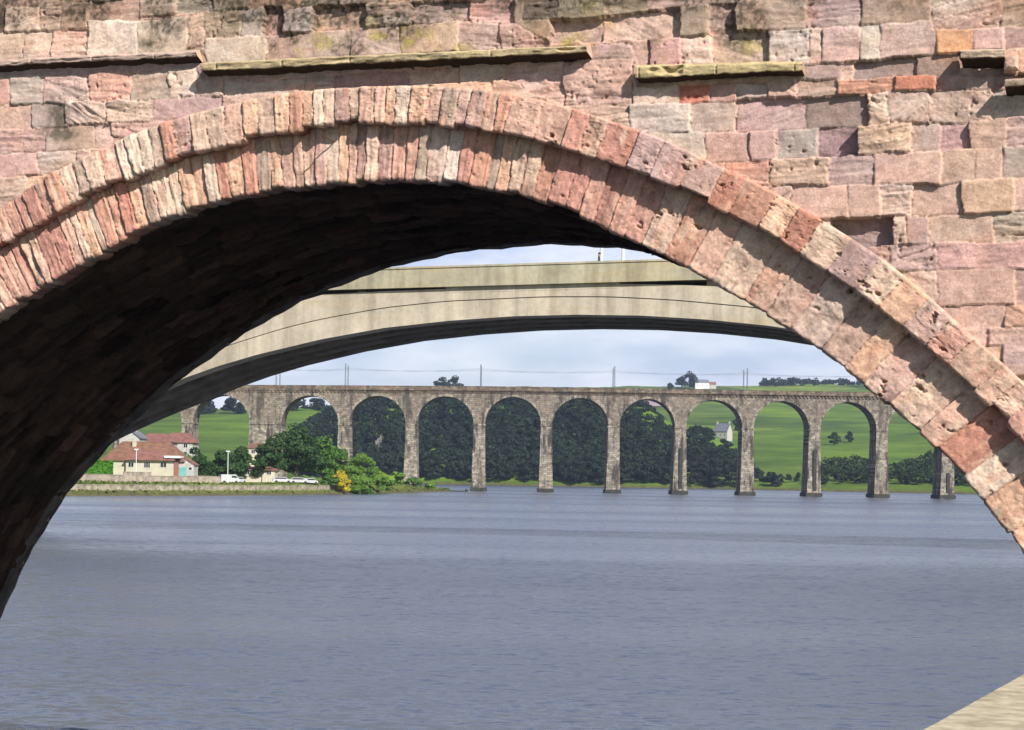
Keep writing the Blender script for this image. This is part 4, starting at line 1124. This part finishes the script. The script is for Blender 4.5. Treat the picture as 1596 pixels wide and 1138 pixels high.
for i, (px, Y, H_, Rw, mt, lab) in enumerate([
    (600, 490, 3.6, 3.0, 'leaf_mid', 'low bush on the grassy point just right of the bright bushes'),
    (622, 520, 3.2, 3.2, 'leaf_bright', 'low bush on the grassy point in front of the first free pier'),
    (645, 545, 3.0, 3.2, 'leaf_mid', 'low bush near the middle of the grassy point'),
    (576, 458, 2.6, 2.8, 'leaf_mid', 'dark low bush at the water side of the bright bushes'),
    (668, 562, 1.8, 2.6, 'leaf_bright', 'lowest bush out towards the tip of the grassy point')]):
    tree('shore_bush', lab, X_(px, Y), Y, H_, Rw, M[mt], 70+i, 8, 1300, .25, .0, 'bush', trunk=False)
# rough grass over the point and bank: stuff
n = 26000; gx_ = rs.uniform(-90, -13, n); gy_ = rs.uniform(340, 600, n)
dsg = river_sd(gx_, gy_); zg = terrain(gx_, gy_)
k = (dsg > .5) & (dsg < 26) & (zg > .35); dens = (dsg < 9) | (gy_ > 455); k &= dens
P = np.stack([gx_, gy_, zg+.12], 1)[k]
o = quads_obj('rough_grass', leaves(P, np.tile([0, -.6, .5], (len(P), 1)), .34, rs), leaf_mat('rough_bank_grass', (.05, .065, .015), (.12, .14, .035), .25)); tag(o, 'rough grass and weed along the left river bank', 'grass', kind='stuff')

# ================================================================== LEFT BANK STRUCTURES
M['oldwall'] = simple('bank_masonry', lin((104, 98, 82)), lin((168, 158, 136)), .8, bmp=.6, bd=.06, detail=7)
M['gardenwall'] = simple('garden_wall_stone', lin((122, 112, 100)), lin((168, 154, 138)), 1.0, bmp=.6, bd=.05, detail=7)
def wall_run(name, label, pts, h0, h1, th, mat, group=None, ztop=None):
    t = thing(name, label, 'wall', (0, 0, 0), 0, group)
    b = MB(); n = len(pts)
    L = []
    for i, (x, y) in enumerate(pts):
        a = pts[max(i-1, 0)]; c = pts[min(i+1, n-1)]
        dx, dy = c[0]-a[0], c[1]-a[1]; l = math.hypot(dx, dy); nx, ny = -dy/l, dx/l
        zb = h0 if h0 is not None else gz(x, y)-.3; zt = (ztop if ztop is not None else gz(x, y)+h1)+.04*math.sin(i*2.7)
        L.append((x, y, nx, ny, zb, zt))
        b.v += [(x, y, zb), (x, y, zt), (x+nx*th, y+ny*th, zt), (x+nx*th, y+ny*th, zb)]
    for i in range(n-1):
        for k in range(4): b.f.append((4*i+k, 4*i+4+k, 4*i+4+(k+1) % 4, 4*i+(k+1) % 4)); b.mi.append(0)
    b.f += [(0, 1, 2, 3), (4*n-1, 4*n-2, 4*n-3, 4*n-4)]; b.mi += [0, 0]
    b.build('masonry', mat, t)
    b = MB()
    for (x, y, nx, ny, zb, zt) in L:
        b.v += [(x-nx*.06, y-ny*.06, zt+.003), (x-nx*.06, y-ny*.06, zt+.13), (x+nx*(th+.06), y+ny*(th+.06), zt+.13), (x+nx*(th+.06), y+ny*(th+.06), zt+.003)]
    for i in range(n-1):
        for k in range(4): b.f.append((4*i+k, 4*i+4+k, 4*i+4+(k+1) % 4, 4*i+(k+1) % 4)); b.mi.append(0)
    b.f += [(0, 1, 2, 3), (4*n-1, 4*n-2, 4*n-3, 4*n-4)]; b.mi += [0, 0]
    b.build('coping', mat, t)
    return t
def bankpt(px, Y): p = at(px, 740, Y); return (p.x, Y)
# river wall along the left bank: its top follows y~755..765 in the photo
sl_ = np.array([(-86, 280), (-78.7, 343), (-62, 374), (-51, 402), (-42.5, 428), (-36.5, 455)], float)
tt_ = np.linspace(0, 5, 60); sx_ = np.interp(tt_, range(6), sl_[:, 0]); sy_ = np.interp(tt_, range(6), sl_[:, 1])
gx2 = np.gradient(sx_); gy2 = np.gradient(sy_); gl = np.hypot(gx2, gy2)
wall_run('river_wall', 'low stone river wall running along the left bank above the weed', [(x-3.1*b_/l, y+3.1*a_/l) for x, y, a_, b_, l in zip(sx_, sy_, gx2, gy2, gl)], .2, 0, .6, M['oldwall'], ztop=1.95)
wall_run('garden_wall', 'stone garden wall in front of the terracotta roofed house', [bankpt(px, y) for px, y in zip(np.linspace(60, 345, 24), np.linspace(349, 396, 24))], None, 1.35, .4, M['gardenwall'])
wall_run('garden_wall', 'short higher length of garden wall below the left window of the house', [bankpt(px, y) for px, y in zip(np.linspace(194, 236, 6), np.linspace(371, 378, 6))], None, 2.0, .35, M['gardenwall'])

M['tile'] = simple('terracotta_tiles', lin((98, 70, 58)), lin((132, 96, 76)), .9, bmp=.5, bd=.04, stretch=(1, 1, 3), detail=6)
M['tile2'] = simple('dull_red_tiles', lin((108, 74, 66)), lin((138, 96, 84)), .9, bmp=.4, bd=.04, detail=6)
M['render'] = simple('cream_render', lin((176, 168, 148)), lin((190, 182, 162)), .5)
M['white'] = simple('white_paint', lin((190, 190, 186)), lin((208, 208, 204)), 1)
M['grey_wall'] = simple('grey_pebbledash', lin((150, 146, 140)), lin((184, 180, 172)), 2)
M['slate'] = simple('grey_slate', lin((84, 86, 96)), lin((120, 122, 132)), 1.2)
M['teal'] = simple('teal_paint', lin((96, 150, 150)), lin((120, 172, 168)), 1)
mg, ntg, bg = new_mat('window_glass'); bg.inputs['Base Color'].default_value = (.02, .025, .03, 1); bg.inputs['Roughness'].default_value = .08; M['glass'] = mg
def hip_roof(b, x0, x1, y0, y1, z0, z1, inset, over=.4, r0=None, r1=None):
    x0 -= over; x1 += over; y0 -= over; y1 += over; ym = (y0+y1)/2
    r0 = x0+inset if r0 is None else r0; r1 = x1-inset if r1 is None else r1
    b.add([(x0, y0, z0), (x1, y0, z0), (x1, y1, z0), (x0, y1, z0), (r0, ym, z1), (r1, ym, z1), (x0, y0, z0-.18), (x1, y0, z0-.18), (x1, y1, z0-.18), (x0, y1, z0-.18)],
          [(0, 1, 5, 4), (1, 2, 5), (2, 3, 4, 5), (3, 0, 4), (6, 7, 1, 0), (7, 8, 2, 1), (8, 9, 3, 2), (9, 6, 0, 3), (9, 8, 7, 6)])
def window(parent, x, y, z, w, h, bars=1, frame='white'):
    b = MB(); t_ = .08
    b.box(x-w/2, x+w/2, y-.06, y+.05, z, z+t_); b.box(x-w/2, x+w/2, y-.06, y+.05, z+h-t_, z+h)
    b.box(x-w/2, x-w/2+t_, y-.06, y+.05, z+t_, z+h-t_); b.box(x+w/2-t_, x+w/2, y-.06, y+.05, z+t_, z+h-t_)
    for k in range(bars):
        xx = x-w/2+w*(k+1)/(bars+1); b.box(xx-.03, xx+.03, y-.05, y+.04, z+t_, z+h-t_)
    f = b.build('window', M[frame], parent)
    b = MB(); b.add([(x-w/2+.02, y-.012, z+.02), (x+w/2-.02, y-.012, z+.02), (x+w/2-.02, y-.012, z+h-.02), (x-w/2+.02, y-.012, z+h-.02)], [(0, 1, 2, 3)])
    b.build('pane', M['glass'], f); return f
# main house; built in its own frame, front facing the river
hY = 392.0; sc_h = F/hY
hx = lambda px: (px-XC)/F*hY
hz = lambda px, py: at(px, py, hY).z
house = thing('house', 'cream bungalow with a big terracotta hipped roof behind the garden wall', 'house', (hx(234), hY, 2.3))
oX, oZ = hx(234), 2.3
def hl(px): return hx(px)-oX
def hzz(px, py): return hz(px, py)-oZ
b = MB(); ev = hzz(234, 716.5)
b.box(hl(160), hl(196), .9, 10, -.3, ev); b.box(hl(196), hl(270), 0, 10, -.3, ev-.1)
b.build('wall', M['render'], house)
b = MB(); hip_roof(b, hl(158), hl(284), .9, 11, hzz(190, 717), hzz(215, 687.5), 5, r0=hl(181), r1=hl(256)); rf = b.build('roof', M['tile'], house)
b = MB(); hip_roof(b, hl(198), hl(270), -.3, 5.2, hzz(234, 716.4), hzz(234, 701), 5.2, r0=hl(214), r1=hl(250)); b.build('roof', M['tile2'], house)
b = MB(); b.box(hl(199), hl(205), 4.4, 5.3, hzz(202, 697), hzz(202, 687)); b.box(hl(198.4), hl(205.6), 4.3, 5.4, hzz(202, 687)+.003, hzz(202, 686)); b.tube([(hl(202), 4.85, hzz(202, 686)), (hl(202), 4.85, hzz(202, 683.5))], .13, 8); b.build('chimney', M['render'], rf)
b = MB(); b.box(hl(256), hl(282), -.6, 3, hzz(268, 714), hzz(268, 710.5)); b.build('flat_roof_bay', M['white'], house)
window(house, hl(204), .0, hzz(204, 728.5), 1.2, 1.05); window(house, hl(229), 0, hzz(229, 729.5), 1.35, 1.25, 2); window(house, hl(254.5), 0, hzz(254.5, 729), 1.35, 1.2, 1)
b = MB(); b.box(hl(270)-.003, hl(277), .4, 6, -.3, ev-.25); b.build('side_wall', M['tile2'], house)
# garage with grey gable
gar = thing('garage', 'small grey gabled garage with a teal door at the right of the bungalow', 'garage', (hx(288), hY+1, 2.3))
g0, g1, gm = hx(276)-hx(288), hx(303)-hx(288), hx(285)-hx(288)
b = MB(); b.prism([(g0, -.3), (hx(301)-hx(288), -.3), (hx(301)-hx(288), hzz(288, 723)), (gm, hzz(288, 714.5)), (g0, hzz(288, 723))], 0, 5); b.build('wall', M['grey_wall'], gar)
b = MB()
for xa_, za_, xb_, zb_ in ((g0-.25, hzz(288, 724.5), gm, hzz(288, 714)), (gm, hzz(288, 714), g1, hzz(288, 725))):
    b.add([(xa_, -.2, za_), (xb_, -.2, zb_), (xb_, 5.2, zb_), (xa_, 5.2, za_), (xa_, -.2, za_+.14), (xb_, -.2, zb_+.14), (xb_, 5.2, zb_+.14), (xa_, 5.2, za_+.14)], [(3, 2, 1, 0), (4, 5, 6, 7), (0, 1, 5, 4), (1, 2, 6, 5), (2, 3, 7, 6), (3, 0, 4, 7)])
b.build('roof', M['tile2'], gar)
b = MB(); b.box(g0+.3, g0+1.7, -.05, .02, -.1, hzz(288, 728)); b.build('garage_door', M['teal'], gar)
window(gar, g0+2.5, -.0, hzz(288, 733), .8, .7, 0)
# hedge
hed = thing('hedge', 'bright green clipped hedge left of the bungalow windows', 'hedge', (hx(169), 379, 2.3))
rs2 = np.random.RandomState(9)
w_ = (hx(193)-hx(140))/2
def hedgebox(n, x0, x1, y0, y1, z0, z1):
    C = []; Nn = []
    for _ in range(n):
        f = rs2.choice(3, p=[.5, .4, .1]); x = rs2.uniform(x0, x1); y = rs2.uniform(y0, y1); z = rs2.uniform(z0, z1)
        if f == 0: y = y0; nv = (0, -1, 0)
        elif f == 1: z = z1; nv = (0, 0, 1)
        else: x = x1; nv = (1, 0, 0)
        C.append((x+rs2.normal()*.04, y+rs2.normal()*.06, z+rs2.normal()*.05)); Nn.append(nv)
    return np.array(C), np.array(Nn, float)
C, N_ = hedgebox(4200, -w_, w_, -.6, .6, -.2, at(170, 719, 379).z-2.3)
quads_obj('foliage', leaves(C, N_, .17, rs2), M['hedge'], hed)
b = MB(); b.box(-w_+.1, w_-.1, -.5, .5, -.3, at(170, 719, 379).z-2.45); b.build('inner_growth', M['hedge'], hed)

def far_house(name, label, px0, px1, py_base, py_eave, py_ridge, Y, roof, wallm, dep=8, hip=True, chim=None, z0=None, wins=()):
    xc = (px0+px1)/2; P = at(xc, py_base, Y)
    t = thing(name, label, 'house', (P.x, Y, P.z))
    w = (px1-px0)/F*Y/2; ze = at(xc, py_eave, Y).z-P.z; zr = at(xc, py_ridge, Y).z-P.z
    b = MB()
    if hip:
        b.box(-w, w, 0, dep, -2.5, ze); b.build('wall', M[wallm], t)
        b = MB(); hip_roof(b, -w, w, 0, dep, ze, zr, w*.5); rf = b.build('roof', M[roof], t)
    else:
        b.prism([(-w, -2.5), (w, -2.5), (w, ze), (0, zr-.2), (-w, ze)], 0, dep); b.build('wall', M[wallm], t)
        b = MB()
        for xa_, za_, xb_, zb_ in ((-w-.3, ze-.2, 0, zr), (0, zr, w+.3, ze-.2)):
            b.add([(xa_, -.3, za_), (xb_, -.3, zb_), (xb_, dep+.3, zb_), (xa_, dep+.3, za_), (xa_, -.3, za_+.2), (xb_, -.3, zb_+.2), (xb_, dep+.3, zb_+.2), (xa_, dep+.3, za_+.2)], [(3, 2, 1, 0), (4, 5, 6, 7), (0, 1, 5, 4), (1, 2, 6, 5), (2, 3, 7, 6), (3, 0, 4, 7)])
        rf = b.build('roof', M[roof], t)
    if chim is not None:
        b = MB(); b.box(chim-.4, chim+.4, dep*.45, dep*.55, zr-.9, zr+1.0); b.build('chimney', M['grey_wall'], rf)
    for (wx, wz) in wins: window(t, wx*w, 0, ze-wz, 1.1, 1.1)
    return t
far_house('house', 'grey slate roofed gabled house peeping out left of the red roofs behind', 186, 217, 690, 682, 669, 440, 'slate', 'grey_wall', 9, False, 0.5)
far_house('house', 'dull red hipped roof house behind the bungalow, the left of two', 216, 266, 694, 688, 675, 450, 'tile2', 'grey_wall', 9, True, None, None, ((.4, 1.4),))
far_house('house', 'dull red hipped roof house behind the bungalow, the right of two', 252, 300, 694, 689, 674, 470, 'tile2', 'grey_wall', 9, True, None, None, ((.55, 1.4),))
far_house('house', 'small cream house with orange roof half hidden by trees at the wide pier', 386, 410, 716, 698, 690, 520, 'tile', 'render', 7, True, None, None, ((-.3, 1.6), (.4, 1.6)))
far_house('house', 'long low cream building behind the parked vehicles under the trees', 378, 428, 742, 732, 727, 440, 'tile2', 'render', 6, True, None, None, ((-.7, 1.2), (-.25, 1.2), (.2, 1.2), (.65, 1.2)))
# cottage on the hillside, farm on the skyline, ruin in the wood
def at_slope(px, py, y0=700): 
    p = ground_hit(px, py, y0); return p
def cottage(name, label, cat, px, py, w, d, hw, hr, rot, roof, wallm, chim=True, wins=2):
    p = at_slope(px, py)
    t = thing(name, label, cat, (p.x, p.y, p.z-.2), rot)
    b = MB()
    b.add([(-w, -d, -2), (w, -d, -2), (w, d, -2), (-w, d, -2), (-w, -d, hw), (w, -d, hw), (w, d, hw), (-w, d, hw), (-w, 0, hr-.15), (w, 0, hr-.15)],
          [(0, 1, 5, 4), (2, 3, 7, 6), (1, 2, 6, 9, 5), (3, 0, 4, 8, 7), (0, 3, 2, 1)])
    b.build('wall', M[wallm], t)
    b = MB()
    for s in (-1, 1):
        b.add([(-w-.3, s*(d+.35), hw-.25), (w+.3, s*(d+.35), hw-.25), (w+.3, 0, hr), (-w-.3, 0, hr), (-w-.3, s*(d+.35), hw-.03), (w+.3, s*(d+.35), hw-.03), (w+.3, 0, hr+.2), (-w-.3, 0, hr+.2)],
              [(3, 2, 1, 0), (4, 5, 6, 7), (0, 1, 5, 4), (1, 2, 6, 5), (3, 0, 4, 7)])
    rf = b.build('roof', M[roof], t)
    if chim:
        for s in (-1, 1):
            b = MB(); b.box(s*(w-.5)-.4, s*(w-.5)+.4, -.5, .5, hr-.5, hr+1.3); b.build('chimney', M[wallm], rf)
    for k in range(wins): window(t, -w+2*w*(k+.5)/wins, -d, hw*.4, 1.1, 1.3)
    return t
cottage('cottage', 'pale cottage with a steep gable on the wooded slope seen through an arch', 'cottage', 1127, 684, 5.0, 3.2, 5.0, 10.0, math.radians(-38), 'slate', 'grey_wall', True, 3)
cottage('farmhouse', 'white farmhouse on the skyline beside the dark trees', 'farmhouse', 1093, 606, 8, 4, 7, 10.5, math.radians(8), 'slate', 'white', True, 3)
cottage('barn', 'low brown roofed barn at the right end of the skyline farm', 'barn', 1107, 606, 6, 4, 5, 8, math.radians(5), 'tile2', 'grey_wall', False, 1)
M['ruin'] = simple('ruined_masonry', lin((84, 84, 82)), lin((140, 138, 132)), .35, bmp=.8, bd=.4, detail=6)
pr_ = at(592, 697, 1018); 
rt = thing('castle_ruin', 'broken grey castle ruin showing out of the dark wood', 'ruin', (pr_.x, 1018, pr_.z))
def ruinwall(name, pts, y0, y1):
    b = MB(); b.prism(pts, y0, y1); b.build(name, M['ruin'], rt)
k_ = 1018/F*.82
ruinwall('broken_tower', [(-9*k_, -30), (7*k_, -30), (7*k_, 5*k_), (4*k_, 7*k_), (3.5*k_, 17*k_), (1.2*k_, 24*k_), (-1*k_, 17*k_), (-4*k_, 18*k_), (-6*k_, 13*k_), (-9*k_, 12*k_)], 0, 3)
ruinwall('curtain_wall', [(7.1*k_, -30), (19*k_, -30), (19*k_, 10*k_), (18*k_, 20*k_), (16.5*k_, 12*k_), (12*k_, 10*k_), (7.1*k_, 12*k_)], 1.5, 3.5)
# ploughed field patch on the hillside
pf = [ground_hit(px, py, 1250) for px, py in ((996, 634), (1042, 634), (1040, 622), (1000, 620))]
nU = 24; V = []; xa_, xb_ = min(p.x for p in pf), max(p.x for p in pf); ya_, yb_ = min(p.y for p in pf), max(p.y for p in pf)+60
Xp, Yp = np.meshgrid(np.linspace(xa_, xb_, nU), np.linspace(ya_, yb_, nU), indexing='ij')
o = grid_mesh('ploughed_field', np.stack([Xp, Yp, terrain(Xp, Yp)+.9], -1), None, mat=simple('ploughed_earth', lin((136, 118, 122)), lin((166, 146, 146)), .05)); tag(o, kind='structure')

# ---- lamp posts, vehicles, marker
def lamp(px, Y, top, label, double=False):
    x = at(px, 740, Y).x; z = gz(x, Y); H_ = at(px, top, Y).z-z
    t = thing('street_lamp', label, 'street lamp', (x, Y, z), 0, 'lamp posts on the left bank')
    b = MB(); b.tube([(0, 0, -.2), (0, 0, 1), (0, 0, H_)], [.11, .08, .06], 8); b.build('pole', M['steel_w'], t)
    b = MB(); b.box(-.42, .42, -.14, .14, H_-.02, H_+.16, taper=.04); b.build('lamp_head', M['steel_w'], t)
lamp(355, 398, 704, 'pale lamp post standing on the lawn before the dark trees')
lamp(212, 384, 701, 'thin white lamp post in front of the bungalow roof')
def car(px, Y, rz, label, paint, van=False):
    x = at(px, 740, Y).x; z = gz(x, Y)
    t = thing('parked_van' if van else 'parked_car', label, 'van' if van else 'car', (x, Y, z), rz, 'vehicles parked under the left bank trees')
    b = MB(); Hh = 1.95 if van else 1.4
    side = [(-2.1, .35), (2.1, .35), (2.15, .8), (1.25 if not van else 1.9, .95 if not van else 1.2), (.75 if not van else 1.3, Hh), (-1.5 if not van else -2.05, Hh), (-2.1, .95)]
    b.prism(side, -.85, .85); b.build('body', paint, t)
    b = MB()
    gl = [(1.12, .98), (.7, Hh-.12), (-1.4, Hh-.12), (-1.85, .98)] if not van else [(1.75, 1.25), (1.25, Hh-.25), (.3, Hh-.25), (.3, 1.25)]
    b.prism(gl, -.862, .862); b.build('window', M['glass'], t)
    for wx in (-1.35, 1.35):
        for wy in (-.8, .8):
            b = MB(); b.tube([(wx, wy-.11, .33), (wx, wy+.11, .33)], .33, 14); w_o = b.build('wheel', M['v_dark'], t)
M['carwhite'] = simple('white_car_paint', (.42, .42, .42), (.48, .48, .48), 1, rough=.3)
M['carsilver'] = simple('silver_car_paint', (.42, .43, .45), (.5, .5, .52), 1, rough=.3)
car(357, 412, .5, 'white van at the left end of the parked vehicles', M['carwhite'], True)
car(371, 418, 1.2, 'silver car parked beside the white van under the trees', M['carsilver'])
car(440, 428, .2, 'silver car in the middle of the row below the largest tree', M['carsilver'])
car(467, 433, .1, 'bright white car, left of two below the largest tree', M['carwhite'])
car(482, 436, 1.0, 'bright white car, right of two below the largest tree', M['carwhite'])
# mooring marker off the point
mk = at(727, 766.5, 560)
t = thing('channel_marker', 'small black marker block off the tip of the grassy point', 'marker', (mk.x, 560, 0))
b = MB(); b.tube([(0, 0, -1.5), (0, 0, .25), (0, 0, .8)], [.5, .5, .38], 10); b.build('drum', M['v_dark'], t)
b = MB(); b.tube([(0, 0, .8), (0, 0, 1.25)], .07, 6); b.build('post', M['v_dark'], t)
# stone spit running out to the marker: part of the shore
rs3 = np.random.RandomState(3)
import bmesh
for k in range(9):
    px = 690+k*4; x = at(px, 766, 570).x
    bm = bmesh.new(); bmesh.ops.create_icosphere(bm, subdivisions=2, radius=.55)
    for v in bm.verts:
        v.co *= 1+rs3.uniform(-.2, .2); v.co.z *= .55
    me = bpy.data.meshes.new('rock'); bm.to_mesh(me); bm.free()
    o = link('shore_rock', me, M['v_dark']); o.location = (x, 572-k*1.1, .05)
    tag(o, 'dark low rock in the line trailing off the tip of the grassy point', 'rock', 'rocks off the grassy point')

# ================================================================== SKY, SUN, CAMERA
el = math.atan2(1.1, math.hypot(1.2, 1)); sun_dir = Vector((1.2*du[0]-nn[0], 1.2*du[1]-nn[1], 1.1)).normalized()
w = bpy.data.worlds.new('World'); scene.world = w; w.use_nodes = True
nt = w.node_tree; bgn = nt.nodes['Background']
sky = nt.nodes.new('ShaderNodeTexSky'); sky.sky_type = 'NISHITA'; sky.sun_disc = False
sky.sun_elevation = math.asin(sun_dir.z); sky.sun_rotation = math.atan2(sun_dir.x, sun_dir.y)
sky.air_density = 1.0; sky.dust_density = .6; sky.ozone_density = 2.2
tc = nt.nodes.new('ShaderNodeTexCoord')
mp = nt.nodes.new('ShaderNodeMapping'); mp.inputs['Scale'].default_value = (1, 1, 3.2); mp.inputs['Location'].default_value = (.3, .1, .2)
nt.links.new(tc.outputs['Generated'], mp.inputs[0])
cn = nt.nodes.new('ShaderNodeTexNoise'); cn.inputs['Scale'].default_value = 5.5; cn.inputs['Detail'].default_value = 6; cn.inputs['Roughness'].default_value = .55
nt.links.new(mp.outputs[0], cn.inputs['Vector'])
cf = ramp(nt, cn.outputs['Fac'], [(.34, (.6, .6, .6)), (.60, (.98, .98, .98))])
cn2 = nt.nodes.new('ShaderNodeTexNoise'); cn2.inputs['Scale'].default_value = 11; cn2.inputs['Detail'].default_value = 5; nt.links.new(mp.outputs[0], cn2.inputs['Vector'])
CLO = 1.62
cc = ramp(nt, cn2.outputs['Fac'], [(.35, (3.1*CLO, 3.6*CLO, 5.0*CLO)), (.62, (5.6*CLO, 5.7*CLO, 6.4*CLO))])
spz = nt.nodes.new('ShaderNodeSeparateXYZ'); nt.links.new(tc.outputs['Generated'], spz.inputs[0])
hzr = nt.nodes.new('ShaderNodeMapRange'); hzr.inputs[1].default_value = .2; hzr.inputs[2].default_value = .7; hzr.inputs[3].default_value = 1; hzr.inputs[4].default_value = .1
nt.links.new(spz.outputs['Z'], hzr.inputs[0])
bank = nt.nodes.new('ShaderNodeMapRange'); bank.inputs[1].default_value = -.25; bank.inputs[2].default_value = .55; bank.inputs[3].default_value = 0; bank.inputs[4].default_value = 1  # cloud cover weighted ahead, shaped to brighten the water and cut fill on the wall
nt.links.new(spz.outputs['Y'], bank.inputs[0])
m0 = node(nt, 'ShaderNodeMath', operation='MULTIPLY'); nt.links.new(cf, m0.inputs[0]); nt.links.new(bank.outputs[0], m0.inputs[1])
mm = node(nt, 'ShaderNodeMath', operation='MULTIPLY'); nt.links.new(m0.outputs[0], mm.inputs[0]); nt.links.new(hzr.outputs[0], mm.inputs[1])
nt.links.new(mixc(nt, mm.outputs[0], sky.outputs[0], cc), bgn.inputs['Color'])
bgn.inputs['Strength'].default_value = .08
sl = bpy.data.lights.new('sun', 'SUN'); sl.energy = 5.0; sl.angle = math.radians(.53); sl.color = (1, .95, .89)
so = bpy.data.objects.new('sun', sl); COL.objects.link(so); so.rotation_euler = sun_dir.to_track_quat('Z', 'Y').to_euler(); so.location = (0, -20, 60)
cam = bpy.data.cameras.new('camera'); co = bpy.data.objects.new('camera', cam); COL.objects.link(co)
cam.sensor_width = 36; cam.lens = 36*F/1596; cam.shift_y = (YH-569)/1596; cam.clip_start = .2; cam.clip_end = 12000
Mx = Matrix(((cr, -sr, 0, 0), (0, 0, -1, 0), (sr, cr, 0, CAMZ), (0, 0, 0, 1)))
co.matrix_world = Mx
scene.camera = co
# air
hz_ = bpy.data.meshes.new('haze')
b = MB(); b.box(-3600, 3600, -260, 4300, -90, 175)
ho = b.build('haze'); tag(ho, 'thin summer haze over the river valley', 'haze', kind='stuff')
m = bpy.data.materials.new('haze_air'); m.use_nodes = True; nt = m.node_tree
nt.nodes.remove(nt.nodes['Principled BSDF'])
pv = nt.nodes.new('ShaderNodeVolumePrincipled'); pv.inputs['Density'].default_value = .00009; pv.inputs['Color'].default_value = (.62, .74, 1, 1); pv.inputs['Anisotropy'].default_value = .2
nt.links.new(pv.outputs[0], nt.nodes['Material Output'].inputs['Volume'])
ho.data.materials.append(m)
vs_ = scene.view_settings; vs_.view_transform = 'Standard'; vs_.look = 'None'; vs_.exposure = .55; vs_.gamma = 1
scene.cycles.max_bounces = 8
scene.cycles.volume_bounces = 0
